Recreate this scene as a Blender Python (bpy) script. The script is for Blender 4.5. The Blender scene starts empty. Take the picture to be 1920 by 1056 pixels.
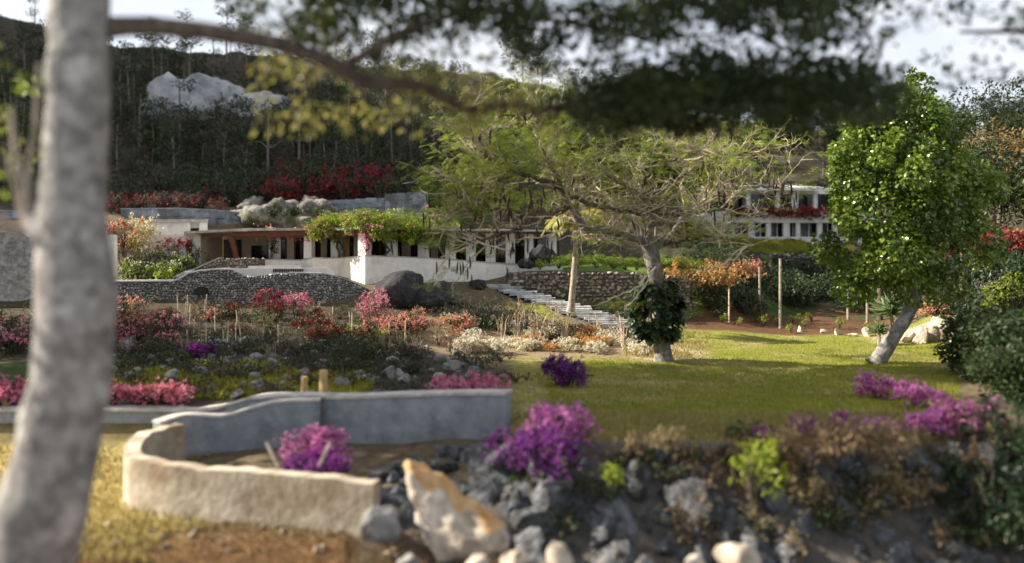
import bpy, bmesh, math, random
import numpy as np
from mathutils import Vector
from math import pi, sin, cos, radians
SC = bpy.context.scene
COL = SC.collection
random.seed(7)
RNG = np.random.default_rng(11)

# ------------------------------------------------------------------ camera, light, exposure
EYE = 5.0            # metres above the lawn
FOC = 1600.0         # focal length in pixels of a 1920 wide frame
cam_d = bpy.data.cameras.new('camera'); cam = bpy.data.objects.new('camera', cam_d); COL.objects.link(cam)
cam.location = (0, 0, EYE); cam.rotation_euler = (radians(90), 0, 0)
cam_d.sensor_width = 36; cam_d.lens = 36 * FOC / 1920; cam_d.shift_y = -48 / 1920
cam_d.clip_start = 0.1; cam_d.clip_end = 3000
cam_d.dof.use_dof = True; cam_d.dof.focus_distance = 48.0; cam_d.dof.aperture_fstop = 0.030 / 0.215
SC.camera = cam

SUN_EL, SUN_TH = 32.0, 8.0      # elevation; degrees behind pure left
w = bpy.data.worlds.new('World'); SC.world = w; w.use_nodes = True
nt = w.node_tree; bg = nt.nodes['Background']
sky = nt.nodes.new('ShaderNodeTexSky'); sky.sky_type = 'NISHITA'; sky.sun_disc = False
sky.sun_elevation = radians(SUN_EL); sky.sun_rotation = radians(270 + SUN_TH)
sky.air_density = 1.0; sky.dust_density = 3.0; sky.ozone_density = 1.0
tc = nt.nodes.new('ShaderNodeTexCoord'); mp = nt.nodes.new('ShaderNodeMapping'); mp.inputs['Scale'].default_value = (1, 1, 2.6); nt.links.new(tc.outputs['Generated'], mp.inputs[0])
cn = nt.nodes.new('ShaderNodeTexNoise'); cn.inputs['Scale'].default_value = 3.2; cn.inputs['Detail'].default_value = 7; nt.links.new(mp.outputs[0], cn.inputs['Vector'])
cr = nt.nodes.new('ShaderNodeMapRange'); cr.inputs[1].default_value = .32; cr.inputs[2].default_value = .62; cr.inputs[3].default_value = .45; cr.inputs[4].default_value = .97; nt.links.new(cn.outputs['Fac'], cr.inputs[0])
cm_ = nt.nodes.new('ShaderNodeMix'); cm_.data_type = 'RGBA'; nt.links.new(cr.outputs[0], cm_.inputs[0]); nt.links.new(sky.outputs[0], cm_.inputs[6]); cm_.inputs[7].default_value = (4.9, 5.05, 5.35, 1)
nt.links.new(cm_.outputs[2], bg.inputs[0]); bg.inputs[1].default_value = 0.075
sd = bpy.data.lights.new('sun', 'SUN'); sd.energy = 5.0; sd.angle = radians(0.5); sd.color = (1, 0.90, 0.75)
sun = bpy.data.objects.new('sun', sd); COL.objects.link(sun)
sdir = Vector((-cos(radians(SUN_TH)) * cos(radians(SUN_EL)), sin(radians(SUN_TH)) * cos(radians(SUN_EL)), sin(radians(SUN_EL))))
sun.rotation_euler = sdir.to_track_quat('Z', 'Y').to_euler(); sun.location = (-60, 20, 60)
vs = SC.view_settings; vs.view_transform = 'Standard'; vs.look = 'None'; vs.gamma = 1; vs.use_curve_mapping = False
vs.exposure = 1.5
SC.cycles.max_bounces = 6; SC.cycles.transparent_max_bounces = 4

# ------------------------------------------------------------------ helpers
def at(px, py, d): return np.array(((px - 960) / FOC * d, d, EYE - (py - 480) / FOC * d))
def X(px, d): return (px - 960) / FOC * d
def Z(py, d): return EYE - (py - 480) / FOC * d
def nrm(v): return v / np.maximum(np.linalg.norm(v, axis=-1, keepdims=True), 1e-9)

_lat = np.random.default_rng(5).random((256, 256))
def vnoise(x, y, s=0):
    x = np.asarray(x, float) + 17.3 * s; y = np.asarray(y, float) + 9.1 * s
    xi = np.floor(x).astype(int); yi = np.floor(y).astype(int); fx = x - xi; fy = y - yi
    fx = fx * fx * (3 - 2 * fx); fy = fy * fy * (3 - 2 * fy)
    L = lambda a, b: _lat[a % 256, b % 256]
    return (L(xi, yi) * (1 - fx) + L(xi + 1, yi) * fx) * (1 - fy) + (L(xi, yi + 1) * (1 - fx) + L(xi + 1, yi + 1) * fx) * fy
def fbm(x, y, s=0, o=4): return sum(vnoise(x * 2 ** i, y * 2 ** i, s + i) / 2 ** i for i in range(o)) / 2

class MB:
    """collects geometry, builds ONE mesh"""
    def __init__(s): s.v = []; s.f = []; s.t = []; s.n = 0
    def add(s, V, F, tint=0.5):
        V = np.asarray(V, float).reshape(-1, 3); F = np.asarray(F, int)
        s.v.append(V); s.f.append(F + s.n); s.n += len(V)
        s.t.append(np.broadcast_to(np.asarray(tint, float), (len(V),)) if np.ndim(tint) == 0 else np.asarray(tint, float))
    def mesh(s, name, mat, smooth=False):
        me = bpy.data.meshes.new(name)
        V = np.concatenate(s.v).astype(np.float32)
        me.vertices.add(len(V)); me.vertices.foreach_set('co', V.ravel())
        cnt = sum(len(f) for f in s.f); L = np.concatenate([f.ravel() for f in s.f]).astype(np.int32)
        tot = np.concatenate([np.full(len(f), f.shape[1], np.int32) for f in s.f])
        st = np.concatenate([[0], np.cumsum(tot)[:-1]]).astype(np.int32)
        me.loops.add(len(L)); me.loops.foreach_set('vertex_index', L)
        me.polygons.add(cnt); me.polygons.foreach_set('loop_start', st); me.polygons.foreach_set('loop_total', tot)
        me.polygons.foreach_set('use_smooth', np.full(cnt, bool(smooth)))
        a = me.attributes.new('tint', 'FLOAT', 'POINT'); a.data.foreach_set('value', np.concatenate(s.t).astype(np.float32))
        me.update(calc_edges=True); me.materials.append(mat)
        return me
    def build(s, name, mat, parent=None, smooth=False, world=False):
        q = parent
        while world and q: s.v = [v - np.array(q.location) for v in s.v]; q = q.parent
        return put(name, s.mesh(name, mat, smooth), parent)

LAST = ['']
def put(name, me, parent=None, loc=None, rot=None, scale=None):
    o = bpy.data.objects.new(name, me); COL.objects.link(o); LAST[0] = o.name
    if parent: o.parent = parent
    if loc is not None: o.location = loc
    if rot is not None: o.rotation_euler = rot
    if scale is not None: o.scale = scale if np.ndim(scale) else (scale,) * 3
    return o
def tag(o, label=None, cat=None, group=None, kind=None):
    if label: o['label'] = label
    if cat: o['category'] = cat
    if group: o['group'] = group
    if kind: o['kind'] = kind
    return o
def thing(name, label, cat, loc=(0, 0, 0), group=None, rz=0, scale=None):
    o = put(name, None, None, tuple(loc), (0, 0, rz), scale); o.empty_display_size = .3
    return tag(o, label, cat, group)
def copy_tree(o, label=None, group=None, loc=None, rz=None, scale=None, parent=None):
    c = o.copy(); COL.objects.link(c)
    if parent: c.parent = parent
    for ch in o.children: copy_tree(ch, parent=c)
    if label: c['label'] = label
    if group: c['group'] = group
    if loc is not None: c.location = tuple(loc)
    if rz is not None: c.rotation_euler = (0, 0, rz)
    if scale is not None: c.scale = scale if np.ndim(scale) else (scale,) * 3
    return c

BOXF = np.array([[0, 3, 2, 1], [4, 5, 6, 7], [0, 1, 5, 4], [1, 2, 6, 5], [2, 3, 7, 6], [3, 0, 4, 7]])
def box(mb, c, s, rz=0, tint=.5, jit=0):
    V = np.array([[-1, -1, -1], [1, -1, -1], [1, 1, -1], [-1, 1, -1], [-1, -1, 1], [1, -1, 1], [1, 1, 1], [-1, 1, 1]]) * np.array(s) / 2
    if jit: V = V + RNG.normal(0, jit, V.shape)
    R = np.array([[cos(rz), -sin(rz), 0], [sin(rz), cos(rz), 0], [0, 0, 1]])
    mb.add(V @ R.T + np.array(c), BOXF, tint)
def prism(mb, poly, z0, z1, tint=.5):
    """closed slab over a polygon; z1 may be a list"""
    n = len(poly); P = np.array(poly, float)
    z0 = np.broadcast_to(z0, (n,)); z1 = np.broadcast_to(z1, (n,))
    V = np.concatenate([np.c_[P, z0], np.c_[P, z1]])
    mb.add(V, [[i, (i + 1) % n, n + (i + 1) % n, n + i] for i in range(n)], tint)
    mb.add(V, [list(range(n))[::-1]], tint); mb.add(V, [list(range(n, 2 * n))], tint)
def ribbon(mb, pts, z0, z1, th, tint=.5):
    """solid wall along a polyline: pts (x,y) on the visible face, thickness goes to the left of travel"""
    P = np.array(pts, float); n = len(P)
    z0 = np.broadcast_to(z0, (n,)).astype(float); z1 = np.broadcast_to(z1, (n,)).astype(float)
    d = np.gradient(P, axis=0); d = nrm(d); N = np.c_[-d[:, 1], d[:, 0]]
    Q = P + N * th
    V = np.concatenate([np.c_[P, z0], np.c_[P, z1], np.c_[Q, z1], np.c_[Q, z0]])
    F = []
    for i in range(n - 1):
        for a, b in ((0, 1), (1, 2), (2, 3), (3, 0)): F.append([a * n + i, a * n + i + 1, b * n + i + 1, b * n + i])
    F.append([0, n, 2 * n, 3 * n]); F.append([n - 1, 4 * n - 1, 3 * n - 1, 2 * n - 1])
    mb.add(V, F, tint)
def dense(pts, step=.5):
    """resample a polyline of any dimension"""
    P = np.array(pts, float); s = np.r_[0, np.cumsum(np.linalg.norm(np.diff(P[:, :2], axis=0), axis=1))]
    n = max(2, int(s[-1] / step) + 1); u = np.linspace(0, s[-1], n)
    return np.stack([np.interp(u, s, P[:, k]) for k in range(P.shape[1])], 1)
def smooth_path(P, n=24):
    """Catmull-Rom through the points (any dimension)"""
    P = np.array(P, float); Q = np.vstack([2 * P[0] - P[1], P, 2 * P[-1] - P[-2]])
    out = []; m = len(P) - 1
    for i in range(m):
        p0, p1, p2, p3 = Q[i:i + 4]; k = max(2, n // m)
        for t in np.linspace(0, 1, k, endpoint=False):
            out.append(.5 * (2 * p1 + (p2 - p0) * t + (2 * p0 - 5 * p1 + 4 * p2 - p3) * t * t + (3 * p1 - p0 - 3 * p2 + p3) * t ** 3))
    out.append(P[-1]); return np.array(out)
def tube(mb, P, R, k=6, tint=.5, lump=0, cap=True, seed=0):
    P = np.array(P, float); n = len(P); R = np.broadcast_to(R, (n,)).astype(float)
    T = nrm(np.gradient(P, axis=0)); a = np.array([1., 0, 0]) if abs(T[0][0]) < .8 else np.array([0, 1., 0])
    ang = np.linspace(0, 2 * pi, k, endpoint=False); V = np.zeros((n, k, 3))
    for i in range(n):
        a = a - T[i] * a.dot(T[i]); a = a / max(np.linalg.norm(a), 1e-9); b = np.cross(T[i], a)
        r = R[i] * (1 + lump * (vnoise(ang * 1.2 + 3 * seed, np.full(k, i * .35), seed) - .5 + .6 * np.sin(ang * 3 + seed) * (.3 if lump else 0)))
        V[i] = P[i] + np.outer(np.cos(ang) * r, a) + np.outer(np.sin(ang) * r, b)
    F = [[i * k + j, i * k + (j + 1) % k, (i + 1) * k + (j + 1) % k, (i + 1) * k + j] for i in range(n - 1) for j in range(k)]
    mb.add(V.reshape(-1, 3), F, tint)
    if cap:
        mb.n -= n * k; mb.add(V[-1], [list(range(k))], tint) if False else None
        mb.n += n * k
        mb.add(V[-1].copy(), [list(range(k))], tint)

# leaf templates: x side, y along, z normal
T_LEAF = (np.array([[0, 0, 0], [.28, .45, .06], [0, 1, -.05], [-.28, .45, .06]]), np.array([[0, 1, 2, 3]]))
T_LONG = (np.array([[0, 0, 0], [.12, .4, .05], [0, 1, -.12], [-.12, .4, .05]]), np.array([[0, 1, 2, 3]]))
T_BROAD = (np.array([[0, 0, 0], [.3, .3, .07], [.26, .7, .05], [0, 1, -.08], [-.26, .7, .05], [-.3, .3, .07]]), np.array([[0, 1, 2, 5], [2, 3, 4, 5]]))
def _pinnate(n=9, w=.32):
    V, F = [], []
    for i in range(n):
        y = .12 + .85 * i / n; L = w * sin(pi * (.18 + .8 * (i + .5) / n)) + .04
        for s in (-1, 1):
            b = len(V); z = -.16 * y * y
            V += [[0, y, z], [s * L * .5, y + .025 + L * .12, z + .03], [s * L, y + L * .35, z - .04], [s * L * .5, y - .03 + L * .14, z + .03]]
            F.append([b, b + 1, b + 2, b + 3])
    b = len(V); V += [[-.008, 0, 0], [.008, 0, 0], [.008, 1, -.16], [-.008, 1, -.16]]; F.append([b, b + 1, b + 2, b + 3])
    return np.array(V), np.array(F)
T_PIN = _pinnate()
def _bract():
    V, F = [], []
    for k in range(3):
        a = 2 * pi * k / 3; c, s = cos(a), sin(a); b = len(V)
        for x, y, z in ((0, 0, 0), (.3, .4, .3), (0, .75, .42), (-.3, .4, .3)):
            V.append([x * c - y * s, x * s + y * c, z])
        F.append([b, b + 1, b + 2, b + 3])
    return np.array(V), np.array(F)
T_BRACT = _bract()
def scat(mb, T, P, axis, nor, size, tint):
    P = np.asarray(P, float); n = len(P)
    if n == 0: return
    TV, TF = T; k = len(TV)
    y = nrm(np.broadcast_to(axis, (n, 3))); x = nrm(np.cross(y, np.broadcast_to(nor, (n, 3)))); z = np.cross(x, y)
    R = np.stack([x, y, z], 2); size = np.broadcast_to(size, (n,))
    V = np.einsum('nij,kj->nki', R, TV) * size[:, None, None] + P[:, None]
    F = TF[None] + (np.arange(n) * k)[:, None, None]
    mb.add(V.reshape(-1, 3), F.reshape(-1, TF.shape[1]), np.repeat(np.broadcast_to(tint, (n,)), k))
def rdir(n): return nrm(RNG.normal(size=(n, 3)))
def blob_points(c, r, n, shell=.55):
    """points in an ellipsoid, biased to its shell; returns points and outward directions"""
    d = rdir(n); q = RNG.random(n) ** (1 / 3.) * (1 - shell) + shell * (.75 + .3 * RNG.random(n))
    r = np.broadcast_to(np.asarray(r, float), (3,))
    return np.asarray(c) + d * q[:, None] * r, d
def leafy(mb, blobs, per, size, T=T_LEAF, tilt=.9, droop=.3, shell=.55):
    """blobs: (centre, radius) list"""
    for c, r in blobs:
        rr = np.broadcast_to(np.asarray(r, float), (3,)); n = max(3, int(per * rr[0] * rr[2]))
        P, d = blob_points(c, r, n, shell)
        ax = d + RNG.normal(0, tilt, (n, 3)); ax[:, 2] -= droop
        no = d * .5 + np.array([0, 0, .8]) + RNG.normal(0, .5, (n, 3))
        base = RNG.random()
        scat(mb, T, P, ax, no, size * (.6 + .7 * RNG.random(n)), np.clip(.6 * base + .4 * RNG.random(n) + RNG.normal(0, .1, n), 0, 1))

# ------------------------------------------------------------------ materials
def newmat(name):
    m = bpy.data.materials.new(name); m.use_nodes = True; n = m.node_tree.nodes; n.clear()
    out = n.new('ShaderNodeOutputMaterial'); return m, n, m.node_tree.links, out
def c4(c): return (*c, 1)
def mix(n, l, a, b, fac):
    x = n.new('ShaderNodeMix'); x.data_type = 'RGBA'
    for s, v in ((6, a), (7, b)):
        if isinstance(v, tuple): x.inputs[s].default_value = c4(v)
        else: l.new(v, x.inputs[s])
    if isinstance(fac, (int, float)): x.inputs[0].default_value = fac
    else: l.new(fac, x.inputs[0])
    return x.outputs[2]
def ramp(n, l, v, a, b):
    r = n.new('ShaderNodeMapRange'); r.inputs[1].default_value = a; r.inputs[2].default_value = b; l.new(v, r.inputs[0]); return r.outputs[0]
def noise(n, l, scale, detail=4, coord=None, rough=.55):
    t = n.new('ShaderNodeTexNoise'); t.inputs['Scale'].default_value = scale; t.inputs['Detail'].default_value = detail; t.inputs['Roughness'].default_value = rough
    if coord is None:
        coord = n.new('ShaderNodeTexCoord').outputs['Object']
    l.new(coord, t.inputs['Vector']); return t.outputs['Fac']
def leafmat(name, c0, c1, tr=.4, rough=.5, spec=.3):
    m, n, l, out = newmat(name)
    a = n.new('ShaderNodeAttribute'); a.attribute_name = 'tint'
    c = mix(n, l, c0, c1, a.outputs['Fac'])
    oi = n.new('ShaderNodeObjectInfo'); h = n.new('ShaderNodeHueSaturation'); l.new(c, h.inputs['Color'])
    l.new(ramp(n, l, oi.outputs['Random'], -1, 2), h.inputs['Hue']); 
    mr = n.new('ShaderNodeMapRange'); l.new(oi.outputs['Random'], mr.inputs[0]); mr.inputs[3].default_value = .485; mr.inputs[4].default_value = .515
    l.new(mr.outputs[0], h.inputs['Hue'])
    p = n.new('ShaderNodeBsdfPrincipled'); l.new(h.outputs[0], p.inputs['Base Color']); p.inputs['Roughness'].default_value = rough
    p.inputs['Specular IOR Level'].default_value = spec
    t = n.new('ShaderNodeBsdfTranslucent'); l.new(h.outputs[0], t.inputs['Color'])
    ms = n.new('ShaderNodeMixShader'); ms.inputs[0].default_value = tr
    l.new(p.outputs[0], ms.inputs[1]); l.new(t.outputs[0], ms.inputs[2]); l.new(ms.outputs[0], out.inputs[0])
    return m
def surf(name, c0, c1, scale=3, bump=.3, rough=.85, c2=None, s2=.6, lo=.35, hi=.65, var=0, tint=0, dist=.02, bscale=None, lo2=.55, hi2=.7):
    """two-tone noise surface, optional stains c2 at a larger scale, per-object brightness variation, and per-point tint"""
    m, n, l, out = newmat(name)
    pos = n.new('ShaderNodeNewGeometry').outputs['Position']
    f = noise(n, l, scale, 6, pos)
    c = mix(n, l, c0, c1, ramp(n, l, f, lo, hi))
    if c2:
        f2 = noise(n, l, s2, 5, pos, .65); c = mix(n, l, c, c2, ramp(n, l, f2, lo2, hi2))
    if var or tint:
        h = n.new('ShaderNodeHueSaturation'); l.new(c, h.inputs['Color'])
        oi = n.new('ShaderNodeObjectInfo'); a = n.new('ShaderNodeAttribute'); a.attribute_name = 'tint'
        ad = n.new('ShaderNodeMath'); ad.operation = 'MULTIPLY_ADD'; l.new(oi.outputs['Random'], ad.inputs[0]); ad.inputs[1].default_value = var; ad.inputs[2].default_value = 1 - var / 2 - tint / 2
        a2 = n.new('ShaderNodeMath'); a2.operation = 'MULTIPLY_ADD'; l.new(a.outputs['Fac'], a2.inputs[0]); a2.inputs[1].default_value = tint; l.new(ad.outputs[0], a2.inputs[2])
        l.new(a2.outputs[0], h.inputs['Value']); c = h.outputs[0]
    p = n.new('ShaderNodeBsdfPrincipled'); l.new(c, p.inputs['Base Color']); p.inputs['Roughness'].default_value = rough
    p.inputs['Specular IOR Level'].default_value = .25
    if bump:
        b = n.new('ShaderNodeBump'); b.inputs['Strength'].default_value = bump; b.inputs['Distance'].default_value = dist
        fb = noise(n, l, bscale or scale * 3, 6, pos); l.new(fb, b.inputs['Height']); l.new(b.outputs[0], p.inputs['Normal'])
    l.new(p.outputs[0], out.inputs[0]); return m
M = {}
M['bark_grey'] = surf('bark_grey', (.35, .335, .31), (.14, .13, .12), 4, 1, .9, (.44, .42, .39), 1.6, .3, .62, dist=.06, bscale=9)
M['bark_brown'] = surf('bark_brown', (.13, .10, .075), (.06, .045, .035), 6, .8, .9, dist=.03)
M['bark_pale'] = surf('bark_pale', (.36, .31, .25), (.20, .165, .13), 5, .6, .9, dist=.03)
M['twig'] = surf('twig', (.58, .48, .37), (.38, .30, .22), 6, .3, .9)
M['twig_dark'] = surf('twig_dark', (.13, .1, .075), (.07, .055, .04), 6, .3, .9)
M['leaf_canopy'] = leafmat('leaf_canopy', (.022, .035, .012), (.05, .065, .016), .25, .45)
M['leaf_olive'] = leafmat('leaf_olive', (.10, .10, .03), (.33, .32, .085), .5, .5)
M['leaf_feather'] = leafmat('leaf_feather', (.03, .07, .009), (.34, .44, .05), .5, .5)
M['leaf_hill'] = leafmat('leaf_hill', (.03, .04, .013), (.12, .125, .035), .4, .6)
M['leaf_straw'] = leafmat('leaf_straw', (.13, .09, .045), (.36, .28, .15), .4, .7)
M['bark_hill'] = surf('bark_hill', (.20, .175, .15), (.11, .095, .08), 5, .5, .9)
M['bark_flame'] = surf('bark_flame', (.27, .245, .22), (.11, .10, .09), 5, 1, .9, (.34, .32, .29), 2, dist=.05)
M['leaf_gloss'] = leafmat('leaf_gloss', (.022, .06, .008), (.22, .30, .035), .3, .28, .5)
M['leaf_dark'] = leafmat('leaf_dark', (.010, .026, .009), (.035, .065, .018), .25, .45, .35)
M['leaf_mid'] = leafmat('leaf_mid', (.014, .03, .009), (.05, .075, .02), .35)
M['leaf_grey'] = leafmat('leaf_grey', (.03, .034, .022), (.08, .078, .05), .35, .7)
M['leaf_dry'] = leafmat('leaf_dry', (.12, .075, .03), (.28, .19, .08), .4, .7)
M['leaf_lime'] = leafmat('leaf_lime', (.17, .23, .02), (.34, .40, .04), .5)
M['leaf_vine'] = leafmat('leaf_vine', (.06, .12, .012), (.27, .34, .035), .45)
M['leaf_yellow'] = leafmat('leaf_yellow', (.30, .26, .06), (.48, .42, .12), .4)
M['grass'] = leafmat('grass', (.15, .18, .024), (.42, .41, .06), .5, .6)
M['grass_dry'] = leafmat('grass_dry', (.24, .20, .07), (.42, .35, .14), .4, .7)
M['fl_pink'] = leafmat('fl_pink', (.48, .09, .17), (.68, .30, .38), .4, .6)
M['fl_magenta'] = leafmat('fl_magenta', (.30, .035, .22), (.66, .27, .52), .4, .6)
M['fl_purple'] = leafmat('fl_purple', (.09, .012, .11), (.24, .04, .27), .4, .6)
M['fl_red'] = leafmat('fl_red', (.14, .012, .02), (.30, .035, .045), .35, .6)
M['fl_coral'] = leafmat('fl_coral', (.42, .12, .09), (.62, .32, .22), .4, .6)
M['fl_orange'] = leafmat('fl_orange', (.40, .13, .04), (.55, .29, .12), .4, .6)
M['fl_white'] = leafmat('fl_white', (.55, .5, .4), (.75, .7, .58), .4, .6)
M['palm'] = leafmat('palm', (.28, .27, .07), (.50, .45, .16), .45, .45)
M['yucca'] = leafmat('yucca', (.10, .16, .07), (.26, .33, .16), .3, .5)
M['pod'] = surf('pod', (.035, .02, .014), (.02, .012, .01), 8, .1, .6)
M['stone_grey'] = surf('stone_grey', (.50, .485, .46), (.30, .29, .28), 5, .5, .9, (.60, .58, .55), 3, var=.6, tint=.6)
M['stone_tan'] = surf('stone_tan', (.40, .34, .25), (.24, .20, .15), 5, .5, .9, (.48, .43, .34), 3, var=.5, tint=.6)
M['stone_dark'] = surf('stone_dark', (.14, .13, .12), (.07, .065, .06), 3, .8, .9, (.22, .21, .19), 1.5, var=.5, tint=.5)
M['mortar'] = surf('mortar', (.13, .12, .11), (.07, .065, .06), 8, .5, .95)
M['rock_lava'] = surf('rock_lava', (.045, .043, .045), (.022, .021, .023), 3, 1, .9, (.09, .085, .08), 1.6, dist=.08, bscale=5)
M['rock_grey'] = surf('rock_grey', (.26, .25, .24), (.11, .105, .10), 2.2, 1, .9, (.40, .39, .37), 1.3, var=.35, dist=.08, bscale=5)
M['rock_pale'] = surf('rock_pale', (.52, .46, .38), (.27, .22, .17), 2.5, .9, .9, (.64, .58, .5), 1.5, var=.2, dist=.06, bscale=5)
M['rock_rust'] = surf('rock_rust', (.66, .58, .46), (.46, .39, .29), 2.5, .6, .9, (.38, .17, .04), .9, var=0, dist=.05, bscale=5)
M['rock_mossy'] = surf('rock_mossy', (.24, .225, .20), (.085, .08, .07), 2.4, 1, .9, (.06, .07, .035), .8, dist=.1, bscale=5, lo2=.46, hi2=.6)
M['cliff'] = surf('cliff', (.40, .41, .42), (.22, .225, .23), .6, 1, .9, (.07, .075, .06), .25, dist=.4, bscale=1.2)
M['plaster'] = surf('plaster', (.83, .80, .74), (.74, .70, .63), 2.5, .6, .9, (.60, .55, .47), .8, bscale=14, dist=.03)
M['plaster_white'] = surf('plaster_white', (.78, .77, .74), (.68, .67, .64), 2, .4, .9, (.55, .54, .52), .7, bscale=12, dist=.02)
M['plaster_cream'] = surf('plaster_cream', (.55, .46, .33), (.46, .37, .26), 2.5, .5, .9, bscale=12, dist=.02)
M['plaster_sun_yellow'] = surf('plaster_sun_yellow', (.62, .42, .18), (.52, .34, .14), 2.5, .3, .9)  # yellow tone puts sunlight into the colour of one pier
M['concrete'] = surf('concrete', (.27, .30, .34), (.17, .19, .22), 1.8, .5, .9, (.11, .115, .12), .55, dist=.04, lo2=.5, hi2=.68)
M['concrete_pale'] = surf('concrete_pale', (.52, .46, .36), (.31, .26, .19), 1.3, .9, .9, (.25, .185, .12), .7, dist=.04, lo2=.48, hi2=.66)
M['coping'] = surf('coping', (.50, .48, .45), (.33, .31, .29), 3, .5, .9, (.22, .205, .18), .8, dist=.02)
M['roof'] = surf('roof', (.46, .42, .37), (.27, .24, .21), 2.5, .5, .9, (.6, .57, .52), .9, dist=.03)
M['timber_red'] = surf('timber_red', (.20, .075, .042), (.13, .048, .03), 3, .3, .7)
M['timber_pale'] = surf('timber_pale', (.52, .38, .17), (.38, .26, .11), 5, .3, .8)
M['step'] = surf('step', (.52, .53, .53), (.36, .36, .36), 3, .5, .9, (.20, .19, .17), 1.6, var=.35, lo2=.5, hi2=.66)
M['unlit_dark'] = surf('unlit_dark', (.03, .028, .025), (.02, .018, .016), 2, 0, .6)  # near-black colour stands for unlit interiors and openings
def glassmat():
    m, n, l, out = newmat('dark_glass'); p = n.new('ShaderNodeBsdfPrincipled')
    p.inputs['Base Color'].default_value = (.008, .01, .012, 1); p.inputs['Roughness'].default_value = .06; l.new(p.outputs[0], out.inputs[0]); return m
M['glass'] = glassmat()  # near-black base darkens the panes for unlit rooms behind

# ------------------------------------------------------------------ terrain
N0 = [(1, -2.7), (12, -2.3)]
COLS = [
 (-900, N0 + [(19, -1.6), (27.6, -1.2), (28.4, -.1), (50, 2), (60, 4), (75, 9), (100, 20), (140, 46), (180, 60), (400, 60)]),
 (0, N0 + [(19, -1.5), (27.6, -1.2), (28.4, -.1), (40, .8), (50.5, 2), (52.5, 3.3), (57, 3.5), (67, 4.5), (68.6, 8), (78, 9.5), (95, 15), (115, 26), (140, 44), (155, 48), (400, 50)]),
 (250, N0 + [(19, -1.5), (27.6, -1.2), (28.4, -.1), (40, .8), (50.5, 2), (52.5, 3.3), (57, 3.6), (67, 4.4), (68.6, 8), (78, 9.3), (95, 15), (115, 25), (140, 39), (155, 41), (400, 45)]),
 (500, N0 + [(18, -1.6), (19.3, -1.42), (21, -1.35), (27.6, -.9), (28.4, 0), (40, .7), (51, 2), (52.5, 3.4), (57, 3.9), (65, 4.0), (70, 8.2), (74, 9.2), (95, 14.5), (115, 24), (140, 38), (150, 39), (400, 42)]),
 (700, N0 + [(18, -1.6), (19.5, -1.45), (24, -1.3), (27.6, -.8), (28.4, 0), (40, .6), (47, 1.2), (51, 2), (54, 3.0), (58, 3.6), (68, 4.0), (72, 7), (74, 9.4), (95, 14.5), (115, 23), (140, 36), (150, 37), (400, 40)]),
 (900, N0 + [(18.5, -2.6), (21, -1.5), (24, -.9), (27.6, -.4), (28.4, 0), (44, .2), (49, .9), (53, 2.0), (57, 3.0), (60, 3.3), (62, 3.9), (72, 4.0), (76, 9), (95, 14), (115, 22), (140, 35), (150, 36), (400, 40)]),
 (1000, N0 + [(18.5, -3), (20.5, -2.4), (22.8, -.3), (23.6, 0), (46, .1), (50, .8), (54, 1.9), (58.1, 1.9), (58.9, 3.9), (72, 4.2), (80, 8), (95, 12), (115, 20), (140, 33), (150, 34), (400, 38)]),
 (1180, N0 + [(18.5, -3), (20.5, -2.4), (22.8, -.2), (23.6, 0), (50, .1), (53, .5), (58.3, .9), (59.2, 3.8), (72, 4.4), (84, 7), (100, 12), (140, 30), (150, 31), (400, 36)]),
 (1300, N0 + [(18.5, -3), (20.5, -2.4), (22.8, -.2), (23.6, 0), (52, .1), (58, .6), (62, 2), (66, 3.8), (75, 5), (90, 7), (105, 12), (140, 28), (150, 29), (400, 34)]),
 (1480, N0 + [(18.5, -3), (20.5, -2.4), (22.8, -.2), (23.6, 0), (54, 0), (57, .1), (66, .5), (70, 1.5), (76, 2.8), (77.6, 3.2), (78.6, 5.2), (82, 5.6), (86, 6.5), (96, 7), (110, 14), (140, 26), (150, 27), (400, 32)]),
 (1650, N0 + [(18.5, -3), (20.5, -2.4), (22.8, -.2), (23.6, 0), (50, 0), (58, .2), (66, .6), (72, 2), (80, 4.8), (95, 7), (110, 13), (140, 24), (150, 25), (400, 30)]),
 (1800, N0 + [(18.5, -3), (20.5, -2.4), (22.8, -.1), (23.6, .05), (44, 0), (49, .3), (54, 1.6), (62, 3), (80, 6), (110, 14), (140, 21), (150, 22), (400, 27)]),
 (1950, N0 + [(18.5, -3), (20.5, -2.2), (22.8, 0), (23.6, .1), (34, .4), (45, 1.2), (60, 4), (80, 8), (110, 16), (140, 23), (400, 26)]),
 (2900, N0 + [(18.5, -2.5), (23, 0), (45, 2), (60, 5), (80, 9), (110, 17), (140, 24), (400, 26)])]
CPX = np.array([c[0] for c in COLS], float)
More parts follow.
